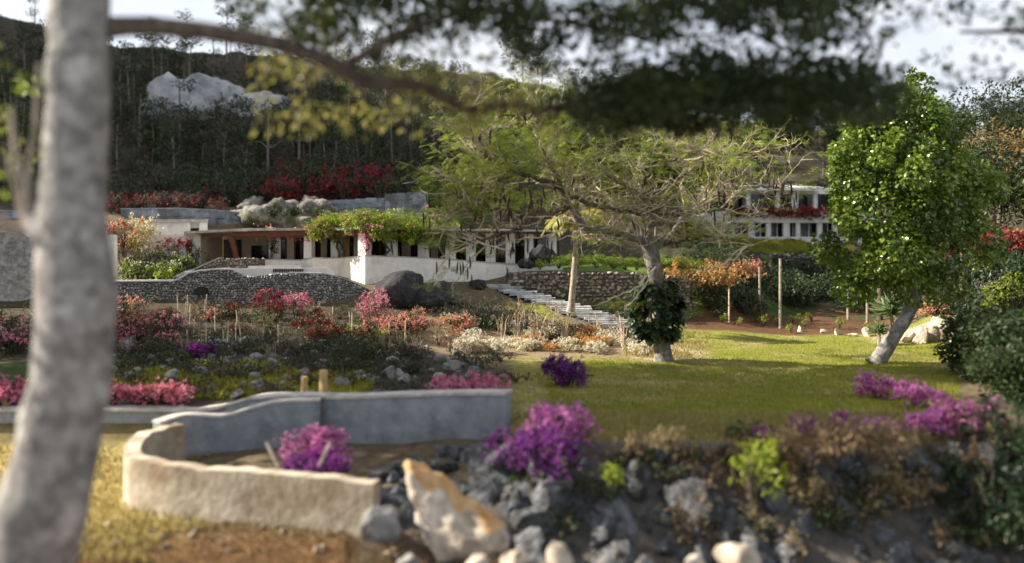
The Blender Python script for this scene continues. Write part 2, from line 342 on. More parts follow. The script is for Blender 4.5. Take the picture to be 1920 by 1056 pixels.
def H(x, y, rough=True):
    x = np.asarray(x, float); y = np.maximum(np.asarray(y, float), 1.0)
    px = np.clip(x / y * FOC + 960, CPX[0], CPX[-1] - .01)
    Zc = np.stack([np.interp(y, [p[0] for p in c[1]], [p[1] for p in c[1]]) for c in COLS])
    i = np.clip(np.searchsorted(CPX, px, side='right') - 1, 0, len(CPX) - 2); f = (px - CPX[i]) / (CPX[i + 1] - CPX[i]); f = f * f * (3 - 2 * f)
    z = np.take_along_axis(Zc, i[None], 0)[0] * (1 - f) + np.take_along_axis(Zc, i[None] + 1, 0)[0] * f
    st = lambda v, a, b: (lambda q: q * q * (3 - 2 * q))(np.clip((v - a) / (b - a), 0, 1))
    sp = 118 * np.exp(-((x + 168) / 34) ** 2) * st(y, 80, 97) * (1 - st(y, 185, 240)); z = np.where(sp > 3, np.maximum(z, sp), z)      # unseen hill spur beyond the left edge, added to shade the hillside
    if rough:
        a = np.where(y > 72, .9, np.where(y > 50, .12, .03)) + np.where((y < 23.4) & (px > 650), .18, 0)
        z = z + a * (fbm(x * .35, y * .35, 3) * 2 - 1) * 1.2
    return z
def Hs(x, y): return float(H(np.array([x]), np.array([y]))[0])
def on(px, d): x = X(px, d); return np.array((x, d, Hs(x, d)))

def build_ground():
    pxs = np.concatenate([np.linspace(-2600, -150, 50), np.linspace(-130, 2050, 330), np.linspace(2100, 4600, 40)])
    ds = np.concatenate([np.linspace(2, 17, 14), np.linspace(17.5, 30, 84), np.linspace(30.4, 90, 170), np.linspace(91, 160, 70), np.geomspace(165, 2400, 24)])
    PX, D = np.meshgrid(pxs, ds); XX = (PX - 960) / FOC * D; YY = D
    ZZ = H(XX, YY); ZZ = np.where(D > 170, ZZ * np.clip(1 - (D - 170) / 1500, 0, 1), ZZ)
    nr, nc = D.shape; V = np.stack([XX, YY, ZZ], 2).reshape(-1, 3)
    i = np.arange(nr - 1)[:, None] * nc + np.arange(nc - 1)[None]; i = i.ravel()
    mb = MB(); mb.add(V, np.stack([i, i + 1, i + nc + 1, i + nc], 1))
    m, n, l, out = newmat('ground')
    a = n.new('ShaderNodeAttribute'); a.attribute_name = 'soil'
    pos = n.new('ShaderNodeNewGeometry').outputs['Position']
    f = noise(n, l, 2.5, 8, pos, .7); f2 = noise(n, l, 14, 4, pos, .7)
    h = n.new('ShaderNodeHueSaturation'); l.new(a.outputs['Color'], h.inputs['Color'])
    mr = n.new('ShaderNodeMapRange'); l.new(f, mr.inputs[0]); mr.inputs[1].default_value = .3; mr.inputs[2].default_value = .7; mr.inputs[3].default_value = .6; mr.inputs[4].default_value = 1.4; l.new(mr.outputs[0], h.inputs['Value'])
    p = n.new('ShaderNodeBsdfPrincipled'); l.new(h.outputs[0], p.inputs['Base Color']); p.inputs['Roughness'].default_value = .95; p.inputs['Specular IOR Level'].default_value = .1
    b = n.new('ShaderNodeBump'); b.inputs['Strength'].default_value = .8; b.inputs['Distance'].default_value = .08; l.new(f2, b.inputs['Height']); l.new(b.outputs[0], p.inputs['Normal'])
    l.new(p.outputs[0], out.inputs[0])
    me = mb.mesh('ground', m, True)
    # kinds of soil by place
    px = PX.ravel(); d = D.ravel(); nz = fbm(XX.ravel() * .3, d * .3, 9)
    C = np.tile(np.array([.12, .095, .06]), (len(px), 1))
    def zone(mask, c, soft=1.0):
        mask = np.clip(mask, 0, 1)[:, None] * soft; C[:] = C * (1 - mask) + np.array(c) * mask
    def band(v, a, b, s): return np.clip((v - a) / s + .5, 0, 1) * np.clip((b - v) / s + .5, 0, 1)
    zone(band(d, 0, 19.6, .6) * band(px, -900, 780, 60), (.17, .10, .055))
    zone(band(d, 19.4, 27.8, .8) * band(px, -900, 330, 80), (.36, .29, .11))
    zone(band(d, 28.2, 51, 1) * band(px, -900, 900, 80), (.065, .055, .038))
    zone(band(d, 30, 36, 1.5) * band(px, -900, 640, 80) * (nz > .45), (.05, .075, .025))
    zone(band(d, 23.3, 54.5, .6) * band(px, 960, 1790, 40), (.19, .20, .04))
    zone(band(d, 23, 26.5, 1.2) * band(px, 940, 1800, 40), (.36, .27, .13), .9)
    zone(band(d, 23.3, 54.5, .6) * band(px, 960, 1790, 40) * np.clip((fbm(XX.ravel() * .5, d * .5, 14) - .5) * -5, 0, 1), (.30, .25, .11), .7)
    zone(band(d, 41, 51, 1.5) * band(px, 780, 1260, 60), (.23, .175, .11))
    zone(band(d, 40, 47, 1.5) * band(px, 1180, 1330, 30), (.36, .29, .19))
    zone(band(d, 54, 67, 1.5) * band(px + (nz - .5) * 60, 1290, 1660, 30), (.105, .055, .03))
    zone(band(d, 62, 77, 2) * band(px, 1250, 1680, 60) * np.clip((nz - .42) * 8, 0, 1), (.045, .07, .025))
    zone(band(d, 78.5, 86, .6) * band(px, 1380, 1600, 20), (.14, .18, .03))
    zone(band(d, 59, 73, .6) * band(px, 1020, 1320, 30), (.10, .14, .03))
    zone(band(d, 49, 53, 1) * band(px, 1640, 1800, 20), (.45, .36, .25))
    zone(band(d, 18, 23.2, .5) * band(px, 660, 2200, 40), (.10, .09, .08))
    zone(band(d, 74, 3000, 2), (.06, .052, .038))
    at_ = me.attributes.new('soil', 'FLOAT_COLOR', 'POINT'); at_.data.foreach_set('color', np.c_[C, np.ones(len(C))].astype(np.float32).ravel())
    tag(put('ground', me), kind='structure')
build_ground()

def grass(name, mat, n, pxr, dr, size, label=None, keep=None):
    px = RNG.uniform(*pxr, n); d = 1 / RNG.uniform(1 / dr[1], 1 / dr[0], n)
    x = X(px, d)
    if keep is not None: k = keep(px, d); px, d, x = px[k], d[k], x[k]
    P = np.c_[x, d, H(x, d) - .01]; m = len(P)
    ax = np.c_[RNG.normal(0, .45, m), RNG.normal(0, .45, m), np.ones(m)]
    mb = MB(); scat(mb, T_LONG, P, ax, np.c_[RNG.normal(0, 1, (m, 2)), np.zeros(m)], size * (.5 + RNG.random(m)), np.clip(.5 * fbm(x * .6, d * .6, 4) + .6 * RNG.random(m), 0, 1))
    return tag(mb.build(name, M[mat]), kind='stuff')
grass('lawn_grass', 'grass', 70000, (940, 1800), (24.2, 54.5), .10, keep=lambda px, d: (px > 985 + 60 * vnoise(px * .03, d * .8, 2)) & ~((d > 39.5 + 3 * vnoise(px * .02, d, 5)) & (px < 1255 + 50 * vnoise(px * .03, d * .7, 6))) & (d < 51.5 + 3.5 * vnoise(px * .015, d * 0, 7)) & (fbm(X(px, d) * .5, d * .5, 14) > .33 + .3 * RNG.random(len(px)) - .22))
grass('dry_grass', 'grass_dry', 6000, (960, 1780), (24, 54), .13, keep=lambda px, d: fbm(X(px, d) * .5, d * .5, 14) < .50)
grass('fallen_leaves', 'leaf_dry', 3500, (960, 1780), (24, 54), .07)
grass('dry_grass', 'grass_dry', 9000, (-150, 620), (18.2, 27.4), .2, keep=lambda px, d: px < 330 + 130 * vnoise(d * 2, px * .02, 3) - (21 - d).clip(0) * 40)
grass('leaf_litter', 'leaf_dry', 9000, (60, 1000), (17, 20.4), .12)
grass('dry_grass', 'grass_dry', 7000, (950, 1800), (23.2, 27), .2)
grass('terrace_grass', 'grass', 14000, (1380, 1600), (78.7, 86), .3)
grass('dry_grass', 'grass_dry', 2500, (1170, 1330), (41, 54), .22, keep=lambda px, d: vnoise(px * .03, d * .7, 12) > .45)
grass('garden_grass', 'grass', 9000, (150, 700), (29.5, 36), .25)

# ------------------------------------------------------------------ stones
def hull_mesh(name, mat, seed, n=11, smooth=False):
    r = np.random.default_rng(seed); P = r.normal(size=(n, 3)); P = P / np.linalg.norm(P, axis=1)[:, None] * r.uniform(.8, 1.05, (n, 1))
    bm = bmesh.new()
    for p in P: bm.verts.new(p)
    g = bmesh.ops.convex_hull(bm, input=bm.verts)
    bmesh.ops.delete(bm, geom=list({v for v in bm.verts if not v.link_faces}), context='VERTS')
    bm.normal_update(); me = bpy.data.meshes.new(name); bm.to_mesh(me); bm.free(); me.materials.append(mat); return me
def hull_arrays(seed, n=10):
    me = hull_mesh('tmp', M['mortar'], seed, n); V = np.array([v.co for v in me.vertices]); F = np.array([p.vertices[:] for p in me.polygons if len(p.vertices) == 3])
    bpy.data.meshes.remove(me); return V, F
HULLS = [hull_arrays(100 + i) for i in range(8)]
def rock_mesh(name, mat, seed, sub=3, rough=.35, flat=1.0):
    bm = bmesh.new(); bmesh.ops.create_icosphere(bm, subdivisions=sub, radius=1)
    r = np.random.default_rng(seed); V = np.array([v.co for v in bm.verts]); k = np.ones(len(V))
    for _ in range(9):                       # planar cuts give facets
        d = nrm(r.normal(size=3)); h = r.uniform(.62, .95); q = V @ d; k = np.minimum(k, np.where(q > h, h / np.maximum(q, 1e-6), 1))
    V = V * k[:, None]
    for f, a in ((1.5, .5), (3.2, .28), (6.5, .16), (12, .08)):
        ph = r.uniform(0, 9, 3); V = V * (1 + rough * a * (np.sin(V[:, 0] * f + ph[0]) * np.sin(V[:, 1] * f + ph[1]) + np.sin(V[:, 2] * f + ph[2]) * np.cos(V[:, 0] * f * 1.3))[:, None] * .8)
    V[:, 2] *= flat
    for v, c in zip(bm.verts, V): v.co = c
    me = bpy.data.meshes.new(name); bm.to_mesh(me); bm.free()
    me.polygons.foreach_set('use_smooth', np.ones(len(me.polygons), bool)); me.materials.append(mat); return me

def crag_mesh(name, mat, seed):
    bm = bmesh.new(); bmesh.ops.create_icosphere(bm, subdivisions=3, radius=1); r = np.random.default_rng(seed); V = np.array([v.co for v in bm.verts])
    k = np.ones(len(V))
    for _ in range(13):
        d = nrm(r.normal(size=3)); h = r.uniform(.42, .85); q = V @ d; k = np.minimum(k, np.where(q > h, h / np.maximum(q, 1e-6), 1))
    V = V * k[:, None]; V = V * (1 + .22 * (fbm(V[:, 0] * 2.2 + seed, V[:, 1] * 2.2 + V[:, 2] * 1.7, seed) - .5) + .12 * (fbm(V[:, 0] * 7 + seed, V[:, 2] * 7 + V[:, 1] * 4, seed) - .5))[:, None]
    for v, c in zip(bm.verts, V): v.co = c
    me = bpy.data.meshes.new(name); bm.to_mesh(me); bm.free(); me.materials.append(mat); return me

def rubble_wall(name, label, pts, mat, sx, sz, th=.5, cap=300, seed=1, cat='stone wall', core='mortar', prune=None):
    """pts: (x, y, z0, z1) along the face. A recessed core, with stones laid in courses that stand proud of it"""
    r = np.random.default_rng(seed); P = dense(pts, .4); o = thing(name, label, cat, (P[0, 0], P[0, 1], P[0, 2]))
    base = np.array([P[0, 0], P[0, 1], P[0, 2]])
    mb = MB(); ribbon(mb, P[:, :2] - base[:2], P[:, 2] - base[2] - .3, P[:, 3] - base[2] - .04, th); mb.build('core', M[core], o)
    s = np.r_[0, np.cumsum(np.linalg.norm(np.diff(P[:, :2], axis=0), axis=1))]; L = s[-1]; zlo = P[:, 2].min(); zhi = P[:, 3].max()
    stones = []; z = zlo - .1; row = 0
    while z < zhi:
        hgt = sz * r.uniform(.8, 1.25); u = r.uniform(-sx, 0)
        while u < L:
            wd = sx * r.uniform(.6, 1.5); uc = u + wd / 2
            if 0 <= uc <= L:
                q = [np.interp(uc, s, P[:, k]) for k in range(4)]; zc = z + hgt / 2 + r.normal(0, sz * .12)
                if zc > q[2] - .1 and zc < q[3] - sz * .15 and not (prune and prune(uc, zc)):
                    i = min(np.searchsorted(s, uc), len(P) - 1); dv = P[i, :2] - P[max(i - 1, 0), :2] if i > 0 else P[1, :2] - P[0, :2]
                    stones.append((q[0], q[1], zc, wd * .62, hgt * .66, math.atan2(dv[1], dv[0]) + r.normal(0, .1)))
            u += wd
        z += hgt * .93; row += 1
    r.shuffle(stones)
    shared = []
    for V, F in HULLS:
        me = bpy.data.meshes.new('stone'); me.from_pydata(V.tolist(), [], F.tolist()); me.materials.append(M[mat]); shared.append(me)
    rest = MB()
    for i, (x, y, zc, a, b, rz) in enumerate(stones):
        k = int(r.integers(8)); dep = min(a, b) * 1.0 + .03; roll = r.normal(0, .12)
        if i < cap:
            put('stone', shared[k], o, (x - base[0], y - base[1], zc - base[2]), (0, roll, rz), (a, dep, b))
        else:
            V, F = HULLS[k]; R = np.array([[cos(rz), -sin(rz), 0], [sin(rz), cos(rz), 0], [0, 0, 1]])
            rest.add((V * (a, dep, b)) @ R.T + np.array([x, y, zc]) - base, F, r.random())
    if rest.n: tag(rest.build('stone_infill', M[mat], o), kind='stuff')
    return o, base

# ------------------------------------------------------------------ plants
def stems(mb, n, h, spread, r0, k=4, lean=0.0):
    tips = []
    for i in range(n):
        a = RNG.uniform(0, 2 * pi); s = spread * (.3 + .7 * RNG.random()); q = h * RNG.uniform(.7, 1)
        b = np.array([cos(a), sin(a), 0]) * .08 * spread
        P = smooth_path([b, b * 2 + np.array([cos(a) * s * .25, sin(a) * s * .25, q * .5]), np.array([cos(a) * s * .7, sin(a) * s * .7, q * .95])], 6)
        tube(mb, P, np.linspace(r0, r0 * .3, len(P)), k, RNG.random()); tips.append(P[-1])
    return tips
def bush_proto(name, label, cat, w, h, leaf, flower, amount=.5, lsize=.16, fsize=.12, twig='twig_dark', dens=120, clumps=9, nleaf=1.0, legs=.25, cluster=5):
    """bougainvillea-like shrub: canes, loose leaf clumps, blossom sprays on the outside"""
    o = thing(name, label, cat)
    mb = MB(); stems(mb, 7, h, w * .45, .025 + .008 * h); canes = []
    for i in range(9 if flower else 4):
        a = RNG.uniform(0, 2 * pi); q = w * RNG.uniform(.38, .68); zt = h * RNG.uniform(.75, 1.2)
        Q = smooth_path([np.array([0, 0, h * .15]), np.array([cos(a) * q * .45, sin(a) * q * .45, zt * .85]), np.array([cos(a) * q * .8, sin(a) * q * .8, zt]), np.array([cos(a + .2) * q * 1.1, sin(a + .2) * q * 1.1, zt * RNG.uniform(.6, .95)])], 15); canes.append(Q)
        tube(mb, Q, np.linspace(.018, .006, len(Q)), 3, .6, cap=False)
    tag(mb.build('stems', M[twig], o), kind='stuff')
    blobs = []
    for i in range(clumps):
        a = RNG.uniform(0, 2 * pi); q = w * .42 * math.sqrt(RNG.random()); z = h * (legs + (1 - legs) * RNG.random() * (1 - .5 * (q / (w * .5)) ** 2))
        blobs.append((np.array([cos(a) * q, sin(a) * q, z]), np.array([.22 * w, .22 * w, .18 * h]) * RNG.uniform(.7, 1.2)))
    mb = MB(); leafy(mb, blobs, dens * nleaf / max(lsize, .05) * .16 / (.05 * w * h + .3), lsize)
    for Q in canes:
        i = RNG.integers(3, len(Q), 26); P = Q[i] + RNG.normal(0, .05, (26, 3)); scat(mb, T_LEAF, P, rdir(26), rdir(26) + (0, 0, .6), lsize * (.6 + .6 * RNG.random(26)), RNG.random(26))
    mb.build('foliage', M[leaf], o)
    if flower:
        mb = MB()
        for Q in canes:
            if RNG.random() > amount + .35: continue
            m = int(34 * min(amount, .9) * RNG.uniform(.4, 1.5)) + 4; i = RNG.integers(int(len(Q) * RNG.uniform(.35, .7)), len(Q), m); P = Q[i] + RNG.normal(0, .065, (m, 3))
            scat(mb, T_BRACT, P, rdir(m), rdir(m), fsize * (.6 + .6 * RNG.random(m)), np.clip(RNG.random() * .6 + RNG.random(m) * .5, 0, 1))
        for c, r in blobs:
            if RNG.random() > amount + .25: continue
            for _ in range((cluster + 1) // 2):
                d = nrm(np.r_[RNG.normal(size=2), abs(RNG.normal()) * .9]); p = c + d * r * RNG.uniform(.7, 1.35)
                m = int((6 * amount + 3) * RNG.uniform(.4, 1.6)) + 1; P = p + RNG.normal(0, 1, (m, 3)) * np.array([.13, .13, .11]) * max(w, .8) ** .6 + np.outer(np.abs(RNG.normal(0, .10, m)), d)
                scat(mb, T_BRACT, P, rdir(m), rdir(m), fsize * (.7 + .6 * RNG.random(m)), np.clip(RNG.random() * .5 + RNG.random(m) * .5, 0, 1))
        mb.build('blossom', M[flower], o)
    return o
def sprinkle(proto, spots, label=None, group=None, smin=.8, smax=1.25, where=None):
    """copies of a plant at (px, d) or (px, d, scale) spots; the prototype takes the first"""
    for i, sp in enumerate(spots):
        p = on(sp[0], sp[1]); p[2] -= .05; s = sp[2] if len(sp) > 2 else RNG.uniform(smin, smax)
        lab = sp[3] if len(sp) > 3 else label; grp = None if len(sp) > 3 else group
        if grp and where: lab = lab + ' ' + where(sp[0], sp[1]); grp = grp + ' ' + where(sp[0], sp[1])
        rz = RNG.uniform(0, 2 * pi)
        if i == 0:
            o = proto; o.location = p; o.rotation_euler = (0, 0, rz); o.scale = (s,) * 3; o['label'] = lab
        else: o = copy_tree(proto, lab, None, p, rz, s)
        if grp: o['group'] = grp
        elif 'group' in o: del o['group']
def grow(mb, p, d, L, r, lev, tips, up=.1, wig=.35, k=5, split=3, ratio=.68, rmin=.008, flat=1.0, seglen=5):
    n = seglen; P = [p]; R = [r]; dd = nrm(d)
    for i in range(n):
        dd = nrm(dd + RNG.normal(0, wig, 3) * np.array([1, 1, flat]) * .5 + np.array([0, 0, up * .4])); P.append(P[-1] + dd * L / n); R.append(r * (1 - .5 * (i + 1) / n))
    tube(mb, P, np.maximum(R, rmin), k, RNG.random(), cap=False)
    tips.append((P[-1], dd, lev))
    if lev > 0:
        for j in range(split):
            i = int(RNG.integers(max(1, n // 3), n + 1)); nd = nrm(dd * .7 + RNG.normal(0, .75, 3) * np.array([1, 1, flat]) + np.array([0, 0, up]))
            grow(mb, P[i], nd, L * ratio * RNG.uniform(.75, 1.2), R[i] * .65, lev - 1, tips, up, wig, max(3, k - 1), split, ratio, rmin, flat, seglen)

# ================================================================== hillside, far
def cliff_part():
    for (px, py, d, wpx, hpx, seed, lab) in [(335, 208, 113, 165, 120, 3, 'large pale bare rock face on the wooded hillside'),
                                   (408, 195, 114, 60, 90, 5, 'narrow pale rock face right of the large bare one on the hillside'),
                                   (475, 215, 113, 70, 80, 8, 'dull blue grey rock face farthest right on the hillside')]:
        P = at(px, py, d); o = put('hillside_cliff', rock_mesh('hillside_cliff', M['cliff'], seed, 4, .5), None, P, (0, 0, seed), (wpx / FOC * d / 2, 4, hpx / FOC * d / 2))
        tag(o, lab, 'cliff')
cliff_part()
def hill_tree(name, label, hgt, cw, leaf, bark, dens, lsize, lean=.1, nb=6):
    o = thing(name, label, 'tree'); mb = MB()
    top = np.array([RNG.normal(0, lean) * hgt * .4, RNG.normal(0, lean) * hgt * .4, hgt * .9])
    P = smooth_path([np.zeros(3) - (0, 0, .5), top * .5 + np.r_[RNG.normal(0, .12, 2), 0], top], 8); tube(mb, P, np.linspace(.13, .05, len(P)) * hgt / 7, 5)
    mb.build('trunk', M[bark], o)
    br = MB(); blobs = []
    for i in range(nb):
        q = RNG.uniform(.5, 1); s = P[int(q * (len(P) - 1))]; a = RNG.uniform(0, 2 * pi); e = s + np.array([cos(a), sin(a), .6]) * cw * .36 * RNG.uniform(.5, 1.1)
        tube(br, smooth_path([s, (s + e) / 2 + RNG.normal(0, .15, 3), e], 5), np.linspace(.05, .02, 5)[:5] * hgt / 7, 4); blobs.append((e, np.array([cw, cw, cw * .75]) * RNG.uniform(.16, .3)))
    blobs.append((top, np.array([cw, cw, cw * .8]) * .25)); tag(br.build('branches', M[bark], o), kind='stuff')
    mb = MB(); leafy(mb, blobs, dens, lsize, tilt=1.1); mb.build('crown', M[leaf], o); return o
G = 'slender trees on the shaded hillside'
protos = [hill_tree('hillside_tree', 'x', 7, 3.6, 'leaf_grey', 'bark_hill', 95, .3), hill_tree('hillside_tree', 'x', 8.5, 3.2, 'leaf_mid', 'bark_hill', 85, .32),
          hill_tree('hillside_tree', 'x', 6, 4, 'leaf_grey', 'bark_hill', 85, .32), hill_tree('hillside_tree', 'x', 7.5, 4.2, 'leaf_mid', 'bark_hill', 110, .3)]
LAB = ['slender hillside tree with thin stem and thin crown', 'tall hillside tree with thin stem and narrow crown',
       'short hillside tree with grey trunk and spreading crown', 'hillside tree with grey trunk and fuller green crown']
first = [True] * 4
def cp(i, P, rz, s, protos, LAB, G):
    lab = LAB[i] + ' ' + REG; g = LAB[i].split(' with')[0] + 's ' + REG
    if first[i]:
        o = protos[i]; o.location = P; o.rotation_euler = (0, 0, rz); o.scale = (s,) * 3; o['label'] = lab; o['group'] = g; first[i] = False
    else: copy_tree(protos[i], lab, g, P, rz, s)
def region(px, d):
    if px < 215: return 'at the left edge'
    if d > 119: return 'high up near the skyline'
    if d > 98: return 'left of the pale rock face' if px < 280 else 'right of the pale rock faces' if px > 500 else 'just below the pale rock faces'
    return 'above the stained retaining wall' if px < 480 else 'above the long block wall'
r = np.random.default_rng(21); cnt = 0
while cnt < 190:
    px = r.uniform(-60, 880); d = r.uniform(80, 138)
    if 270 < px < 520 and 100 < d < 119: continue
    if cnt % 3 and d < 92: d += 12
    P = on(px, d); REG = region(px, d); cp(int(r.integers(4)), P, r.uniform(0, 6.28), r.uniform(.7, 1.15), protos, LAB, G); cnt += 1
ub = bush_proto('hillside_shrub', 'x', 'shrub', 2.6, 1.8, 'leaf_grey', None, lsize=.26, dens=80)
sprinkle(ub, [(r.uniform(-40, 860), r.uniform(75, 128)) for _ in range(230)], 'grey brown bare shrub on the hillside', 'grey shrubs', .8, 1.6, region)
ub = bush_proto('hillside_shrub', 'x', 'shrub', 2.6, 2.0, 'leaf_mid', None, lsize=.26, dens=110)
sprinkle(ub, [(r.uniform(180, 860), r.uniform(74, 138)) for _ in range(120)], 'dark green shrub on the hillside', 'green shrubs', .8, 1.6, region)
ub = bush_proto('bougainvillea_bush', 'x', 'bush', 2.4, 2.2, 'leaf_dark', 'fl_red', .5, .2, .2, clumps=11)
sprinkle(ub, [(r.uniform(490, 720), r.uniform(75, 82), r.uniform(.7, 1.1)) for _ in range(20)], 'crimson bougainvillea in the bank above the long blue grey block wall', 'crimson bougainvillea above the block wall')
ub2 = bush_proto('bougainvillea_bush', 'x', 'bush', 2.4, 1.8, 'leaf_grey', 'fl_red', .15, .2, .18, clumps=10)
sprinkle(ub2, [(r.uniform(205, 420), r.uniform(71, 79), r.uniform(.7, 1.1)) for _ in range(20)], 'thin red bougainvillea on the slope above the stained retaining wall at left', 'thin red bougainvillea on the left slope')
# broadleaf trees on the hill behind the flame tree and on the right
bt = [hill_tree('hill_broadleaf_tree', 'x', 9, 7, 'leaf_hill', 'bark_hill', 80, .36, nb=13), hill_tree('hill_broadleaf_tree', 'x', 10, 7.5, 'leaf_mid', 'bark_hill', 85, .38, nb=14), hill_tree('hill_broadleaf_tree', 'x', 8, 6, 'leaf_hill', 'bark_hill', 70, .32, nb=12)]
BL = ['olive leaved broad tree on the slope right of centre', 'dark green broad tree on the slope right of centre', 'thin crowned olive tree on the slope right of centre']
fb = [True] * 3
for k in range(72):
    px = r.uniform(860, 1990); d = r.uniform(92, 135)
    if k < 14: px = r.uniform(1080, 1330); d = r.uniform(78, 92)
    if k > 58: px = r.uniform(1800, 2010); d = r.uniform(58, 85)
    i = int(r.choice(3, p=[.4, .38, .22])); P = on(px, d); s = r.uniform(.75, 1.15)
    reg = 'behind the low cream house' if px < 1100 else 'behind the bare twigs of the flame tree' if px < 1330 else 'above the white two storey house' if px < 1620 else 'behind the leaning tree' if px < 1800 else 'at the right edge'
    lab = BL[i].split(' on')[0] + ' ' + reg; g = BL[i].split(' on')[0] + 's ' + reg
    if fb[i]: o = bt[i]; o.location = P; o.scale = (s,) * 3; o['label'] = lab; o['group'] = g; fb[i] = False
    else: copy_tree(bt[i], lab, g, P, r.uniform(0, 6), s)
# ================================================================== the low house
def W(name, mat, parent, fn, smooth=False):
    mb = MB(); fn(mb); return mb.build(name, M[mat], parent, smooth, True)
FAC = [(495, 58.2), (563, 58.6), (587, 57.2), (632, 57.8), (650, 57.2), (668, 56.2), (685, 54.9), (800, 57.3), (960, 60.4), (1055, 62)]
fd = lambda px: float(np.interp(px, [f[0] for f in FAC], [f[1] for f in FAC]))
FX = [(X(px, d), d) for px, d in FAC]
house = thing('garden_house', 'low cream house with flat roof, thick white columns and pale curved terrace wall', 'house', (X(700, 60), 60, 3.0))
ztop = [4.74, 4.68, 4.86, 4.80, 4.86, 4.93, 5.0, 4.84, 4.40, 4.30]
W('terrace_wall', 'plaster', house, lambda mb: ribbon(mb, dense([(x, y, a) for (x, y), a in zip(FX, ztop)], .6)[:, :2], 2.0, dense([(x, y, a) for (x, y), a in zip(FX, ztop)], .6)[:, 2], .32))
def cop(mb):
    P = dense([(x, y, a) for (x, y), a in zip(FX, ztop)], .6); T = nrm(np.gradient(P[:, :2], axis=0)); N = np.c_[-T[:, 1], T[:, 0]]
    ribbon(mb, P[:, :2] - N * .05, P[:, 2] + .003, P[:, 2] + .06, .43)
W('coping', 'coping', house, cop)
W('terrace_floor', 'concrete_pale', house, lambda mb: prism(mb, [(x, y + .35) for x, y in FX] + [(X(1055, 67), 67), (X(420, 66), 66), (X(420, 61), 61)], 3.4, 4.02))
cm = [None]
for px, off, wd, dp, rz, mat in [(515, .7, .62, .5, .35, 'plaster'), (580, .75, .60, .5, .3, 'plaster'), (631, .9, .62, .5, .55, 'plaster'), (684, .9, .66, .6, .5, 'plaster_white'),
                        (735, .9, .56, .5, .45, 'plaster_white'), (794, .9, .62, .5, .3, 'plaster'), (845, .9, .6, .5, .3, 'plaster'), (883, .9, .56, .5, .3, 'plaster'), (920, .9, .6, .5, .3, 'plaster'),
                        (957, .9, .55, .5, .3, 'plaster'), (992, .9, .5, .5, .3, 'plaster'), (1034, .9, .6, .5, .3, 'plaster')]:
    d = fd(px) + off; me_ = MB(); box(me_, (0, 0, 0), (wd, dp, 2.62), 0, .5, .012)
    put('column', me_.mesh('column', M[mat]), house, (X(px, d) - house.location[0], d - house.location[1], 5.3 - house.location[2]), (0, 0, -rz))
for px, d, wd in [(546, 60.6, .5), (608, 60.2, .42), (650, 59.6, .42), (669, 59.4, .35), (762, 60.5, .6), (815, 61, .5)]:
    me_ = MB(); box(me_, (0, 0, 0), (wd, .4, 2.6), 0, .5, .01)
    put('pier', me_.mesh('pier', M['plaster_sun_yellow' if px == 650 else 'plaster_cream']), house, (X(px, d) - house.location[0], d - house.location[1], 5.31 - house.location[2]))  # the one yellow pier is coloured as if sunlit
# near-black glass and back wall, coloured dark for the deep unlit rooms
BK = [(X(px, fd(px) + 4.2), fd(px) + 4.2) for px in (515, 600, 690, 780, 870, 960, 1050)]
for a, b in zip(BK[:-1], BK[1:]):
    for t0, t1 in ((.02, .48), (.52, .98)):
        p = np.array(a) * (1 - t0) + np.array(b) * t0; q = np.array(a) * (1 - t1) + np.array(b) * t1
        wp = W('dark_pane', 'glass', house, lambda mb: ribbon(mb, [p, q], 4.03, 6.3, .04))
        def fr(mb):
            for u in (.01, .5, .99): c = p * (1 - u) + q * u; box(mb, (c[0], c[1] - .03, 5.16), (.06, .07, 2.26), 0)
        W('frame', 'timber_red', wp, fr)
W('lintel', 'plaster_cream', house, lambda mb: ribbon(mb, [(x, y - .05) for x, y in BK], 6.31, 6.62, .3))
W('back_wall', 'unlit_dark', house, lambda mb: ribbon(mb, [(x, y + 1.5) for x, y in BK], 4.03, 6.62, .2))
# roof
RF = [(345, 58.2), (430, 57.9), (500, 57.5), (575, 57.3), (632, 57.0), (685, 54.7), (800, 57.0), (960, 60.0), (1062, 61.8)]
roofp = [(X(p, d), d) for p, d in RF] + [(X(1062, 69), 69), (X(345, 67), 67)]
def roof(mb):
    P = dense([(X(p, d), d, 0) for p, d in RF], .5)[:, :2]; k = len(P); wob = (fbm(P[:, 0], P[:, 1], 2) - .5) * .14
    sag = np.interp(P[:, 0], [X(345, 58), X(420, 58), X(500, 57.5), 10], [6.50, 6.66, 6.72, 6.74])
    poly = list(map(tuple, P)) + roofp[-2:]
    prism(mb, poly, np.r_[sag + wob * .4, 6.74, 6.6], np.r_[sag + .15 + wob, 6.92, 6.8])
W('roof', 'roof', house, roof)
W('fascia_beam', 'timber_red', house, lambda mb: ribbon(mb, [(X(p, d + .35), d + .35) for p, d in [(378, 58.2), (430, 57.9), (500, 57.5), (575, 57.3), (632, 57), (685, 54.7), (740, 55.8)]], [6.28, 6.34, 6.36, 6.36, 6.36, 6.36, 6.36], [6.47, 6.62, 6.68, 6.69, 6.69, 6.69, 6.69], .18))
def post(mb): tube(mb, [at(443, 485, 58.6), at(440, 470, 58.5), at(437, 456, 58.45), at(433, 444, 58.4)], [.2, .2, .22, .3], 8, lump=.2)
W('timber_post', 'timber_red', house, post, True)
W('timber_post', 'timber_red', house, lambda mb: box(mb, at(724, 460, 58.6), (.2, .2, 2.4), .3))
